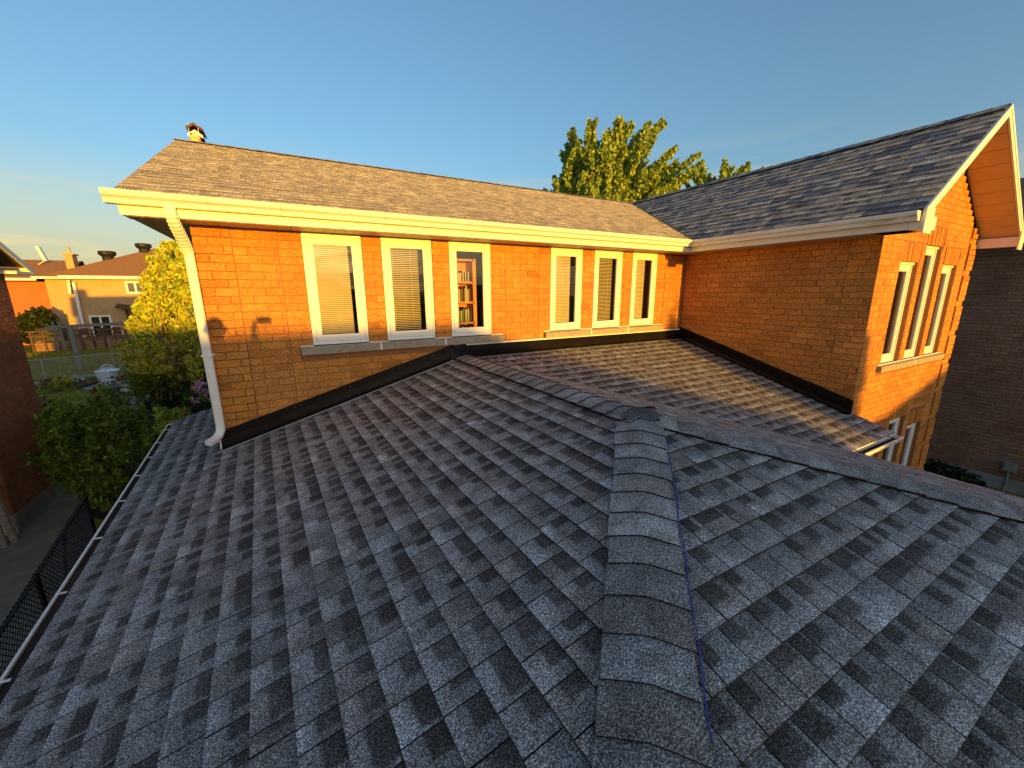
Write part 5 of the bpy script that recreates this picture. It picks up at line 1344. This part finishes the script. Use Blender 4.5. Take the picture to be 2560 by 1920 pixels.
flower_clump('flowering_plant', 'low red flowers between the clump and the slab', 'flowers', 175, 962, 21.0, 5, .35, (.16, .012, .012), (.6, .7, .5), .15, .09)
flower_clump('peony_bush', 'pink peonies behind the white downspout', 'bush', 515, 980, 5.4, 16, .16, (.62, .33, .55), (.5, .7, .4), .22, .085)
for (px, py, nm, lb) in ((295, 962, 'flower_pot', 'wide red flower planter in front of the white chair'), (250, 993, 'flower_pot', 'pale stone pot of dark red flowers at the lawn corner')):
    c = gp(px, py); O = empty(nm, lb, 'planter'); b = MB(); wide = .55 if px > 270 else .20
    b.disc_rings([((c.x, c.y), wide*.7, GZ+.01), ((c.x, c.y), wide, GZ+.20), ((c.x, c.y), wide*.9, GZ+.20)], 14); b.build('pot', m_fnd, O)
    F_ = np.array([[c.x, c.y, GZ+.30]])+rng.normal(size=(260, 3))*np.array([wide*.55, wide*.45, .06]); leaves('blossoms', m_petal, F_, .10, O, base=(.30, .012, .014), var=.3, hue=.03, elong=1)
    F_ = np.array([[c.x, c.y, GZ+.24]])+rng.normal(size=(160, 3))*np.array([wide*.55, wide*.45, .06]); leaves('foliage', m_leafG, F_, .09, O)
# far dark bush before the orange wall, ground cover by the right house
mound('garden_tree', 'dark bushy tree in front of the orange house', 'tree', m_leafD, [(at(58, 800, 43).x, at(128, 800, 43).x, 42, 45, GZ+.6, at(90, 772, 43).z, 9000), (at(38, 800, 43).x, at(75, 800, 43).x, 42, 44.5, at(60, 860, 43).z, at(50, 788, 43).z, 3500)], 0, .22, base=(1.3, 1.2, .8))
mound('ground_shrub', 'low dark shrub at the foot of the brown wall in the side yard', 'shrub', m_leafD, [(13.1, 13.8, -3.0, -1.3, GZ-.1, -3.32, 2500)], 0, .09, stem=False)
# short grass tufts on the lawn
N = 26000; gx = rng.uniform(-22, -4, N); gy = rng.uniform(18, 40, N); ok = (gx < -4.0-(gy-18)*.15)
C = np.stack([gx[ok], gy[ok], np.full(ok.sum(), GZ+.03)], 1)
leaves('lawn_tufts', m_leafG, C, .09, None, base=(1.9, 1.05, .8), var=.35, elong=1.2)
bpy.data.objects['lawn_tufts']['kind'] = 'stuff'; bpy.data.objects['lawn_tufts']['label'] = 'short uneven grass blades on the lawn'

# ================================================================== the photographer (behind the lens; the head and shoulders throw the small shadow on the wall)
PE = empty('person', 'person in dark clothes standing on the garage roof holding up a phone', 'person')
fx, fy = .20, -5.28; fz = KZ+SL*(fx-KX)+.012
J = {'pel': (fx, fy, fz+.80), 'spine': (fx+.01, fy+.02, fz+1.02), 'chest': (fx+.02, fy+.06, fz+1.20), 'neck': (fx+.02, fy+.08, fz+1.31),
     'lh': (fx-.10, fy, fz+.76), 'lk': (fx-.14, fy+.06, fz+.44), 'la': (fx-.16, fy-.02, fz+.07), 'lt': (fx-.17, fy+.14, fz+.035),
     'rh': (fx+.10, fy, fz+.76), 'rk': (fx+.15, fy+.02, fz+.44), 'ra': (fx+.17, fy-.06, fz+.09), 'rt': (fx+.18, fy+.10, fz+.045),
     'ls': (fx-.17, fy+.06, fz+1.25), 'le': (fx-.20, fy+.16, fz+1.02), 'lw': (fx+.05, fy+.30, fz+1.18),
     'rs': (fx+.20, fy+.07, fz+1.25), 're': (fx+.38, fy+.06, fz+1.16), 'rw': (fx+.325, fy+.205, fz+1.405)}
Ed = [('pel', 'spine'), ('spine', 'chest'), ('chest', 'neck'), ('pel', 'lh'), ('lh', 'lk'), ('lk', 'la'), ('la', 'lt'), ('pel', 'rh'), ('rh', 'rk'), ('rk', 'ra'), ('ra', 'rt'), ('chest', 'ls'), ('ls', 'le'), ('le', 'lw'), ('chest', 'rs'), ('rs', 're'), ('re', 'rw')]
Rd = {'pel': .13, 'spine': .12, 'chest': .13, 'neck': .05, 'lh': .09, 'lk': .06, 'la': .04, 'lt': .035, 'rh': .09, 'rk': .06, 'ra': .04, 'rt': .035, 'ls': .06, 'le': .043, 'lw': .028, 'rs': .06, 're': .043, 'rw': .028}
def skinned(name, joints, ed, rad, m, parent, root, lv=2):
    ks = list(joints); me = bpy.data.meshes.new(name); me.from_pydata([joints[k] for k in ks], [(ks.index(a), ks.index(b_)) for a, b_ in ed], [])
    o = bpy.data.objects.new(name, me); COL.objects.link(o); o.parent = parent
    o.modifiers.new('skin', 'SKIN'); sv = me.skin_vertices[0].data
    for i, k in enumerate(ks): sv[i].radius = (rad[k], rad[k]); sv[i].use_root = (k == root)
    s = o.modifiers.new('sub', 'SUBSURF'); s.levels = lv; s.render_levels = lv; me.materials.append(m)
    return o
m_cloth = mat('dark_cloth', (0.03, 0.035, 0.05), rough=.9, var=.2); m_skin = mat('skin', (.42, .25, .17), rough=.5, var=.05); m_hair = mat('dark_hair', (.02, .015, .012), rough=.6)
skinned('body', J, Ed, Rd, m_cloth, PE, 'pel')
b = MB(); hc = Vector((fx+.02, fy+.10, fz+1.455)); n_ = 12
for i in range(n_):
    for k in range(16):
        def hp(a, c):
            th_, ph = math.pi*a/n_, 2*math.pi*c/16; x = math.sin(th_)*math.cos(ph); y = math.sin(th_)*math.sin(ph); z = math.cos(th_)
            jaw = 1-.28*max(0, -z); r = Vector((x*.076*jaw, y*.094*jaw+.008, z*.118))
            if y > .85 and abs(x) < .25 and -.35 < z < .15: r.y += .018*(1-abs(z+.1)*2)
            return hc+r
        b.poly([hp(i, k), hp(i, k+1), hp(i+1, k+1), hp(i+1, k)])
b.smooth = True; hd = b.build('head', m_skin, PE)
b = MB()
for i in range(6):
    for k in range(16):
        def hq(a, c):
            th_, ph = math.pi*.52*a/6, 2*math.pi*c/16; return hc+Vector((math.sin(th_)*math.cos(ph)*.084, math.sin(th_)*math.sin(ph)*.10-.006, math.cos(th_)*.126))
        b.poly([hq(i, k), hq(i, k+1), hq(i+1, k+1), hq(i+1, k)])
b.smooth = True; b.build('hair', m_hair, hd)
for sx in (-1, 1):
    b = MB(); e = hc+Vector((sx*.03, .092, .012)); b.tube([e, e+Vector((0, .008, 0))], [.012, .006], 8); b.build('eye', m_white, hd)
    b = MB(); e = hc+Vector((sx*.078, .0, .0)); b.tube([e+Vector((0, 0, -.028)), e+Vector((sx*.012, -.004, 0)), e+Vector((0, 0, .03))], [.008, .014, .008], 6); b.build('ear', m_skin, hd)
b = MB(); e = hc+Vector((0, .090, -.052)); b.tube([e+Vector((-.022, 0, 0)), e+Vector((0, .006, -.002)), e+Vector((.022, 0, 0))], [.003, .006, .003], 6); b.build('mouth', m_cap, hd)
for w_, s in ((J['lw'], -1), (J['rw'], 1)):
    w0 = Vector(w_); dirp = (Vector((.575, -4.93, .575))-w0).normalized(); up = Vector((0, 0, 1))
    jj = {'w': tuple(w0), 'p': tuple(w0+dirp*.06)}; ee = [('w', 'p')]; rr_ = {'w': .024, 'p': .032}
    sd = dirp.cross(up).normalized()
    for f_ in range(4):
        o_ = up*(.03-.02*f_); L_ = (.062, .07, .066, .052)[f_]
        jj['a%d' % f_] = tuple(w0+dirp*.095+o_); jj['b%d' % f_] = tuple(w0+dirp*(.095+L_*.55)+o_+sd*s*-.012); jj['c%d' % f_] = tuple(w0+dirp*(.095+L_*.75)+o_+sd*s*-.035)
        ee += [('p', 'a%d' % f_), ('a%d' % f_, 'b%d' % f_), ('b%d' % f_, 'c%d' % f_)]; rr_['a%d' % f_] = .010; rr_['b%d' % f_] = .009; rr_['c%d' % f_] = .007
    jj['t1'] = tuple(w0+dirp*.05+up*.045); jj['t2'] = tuple(w0+dirp*.085+up*.065); ee += [('p', 't1'), ('t1', 't2')]; rr_['t1'] = .011; rr_['t2'] = .009
    skinned('hand', jj, ee, rr_, m_skin, PE, 'w', 1)
PH = MB(); PH.obox(CAM-_F*.03-_R*.10-_U*.035, _R*.15, _U*.07, -_F*.009); tag(PH.build('phone', m_blk), 'black phone held level in the raised hand of the person on the roof', 'phone')

flush_pieces(300)
print('objects', len(bpy.data.objects), 'tris', sum(len(o.data.loop_triangles) or len(o.data.polygons) for o in bpy.data.objects if o.type == 'MESH'))
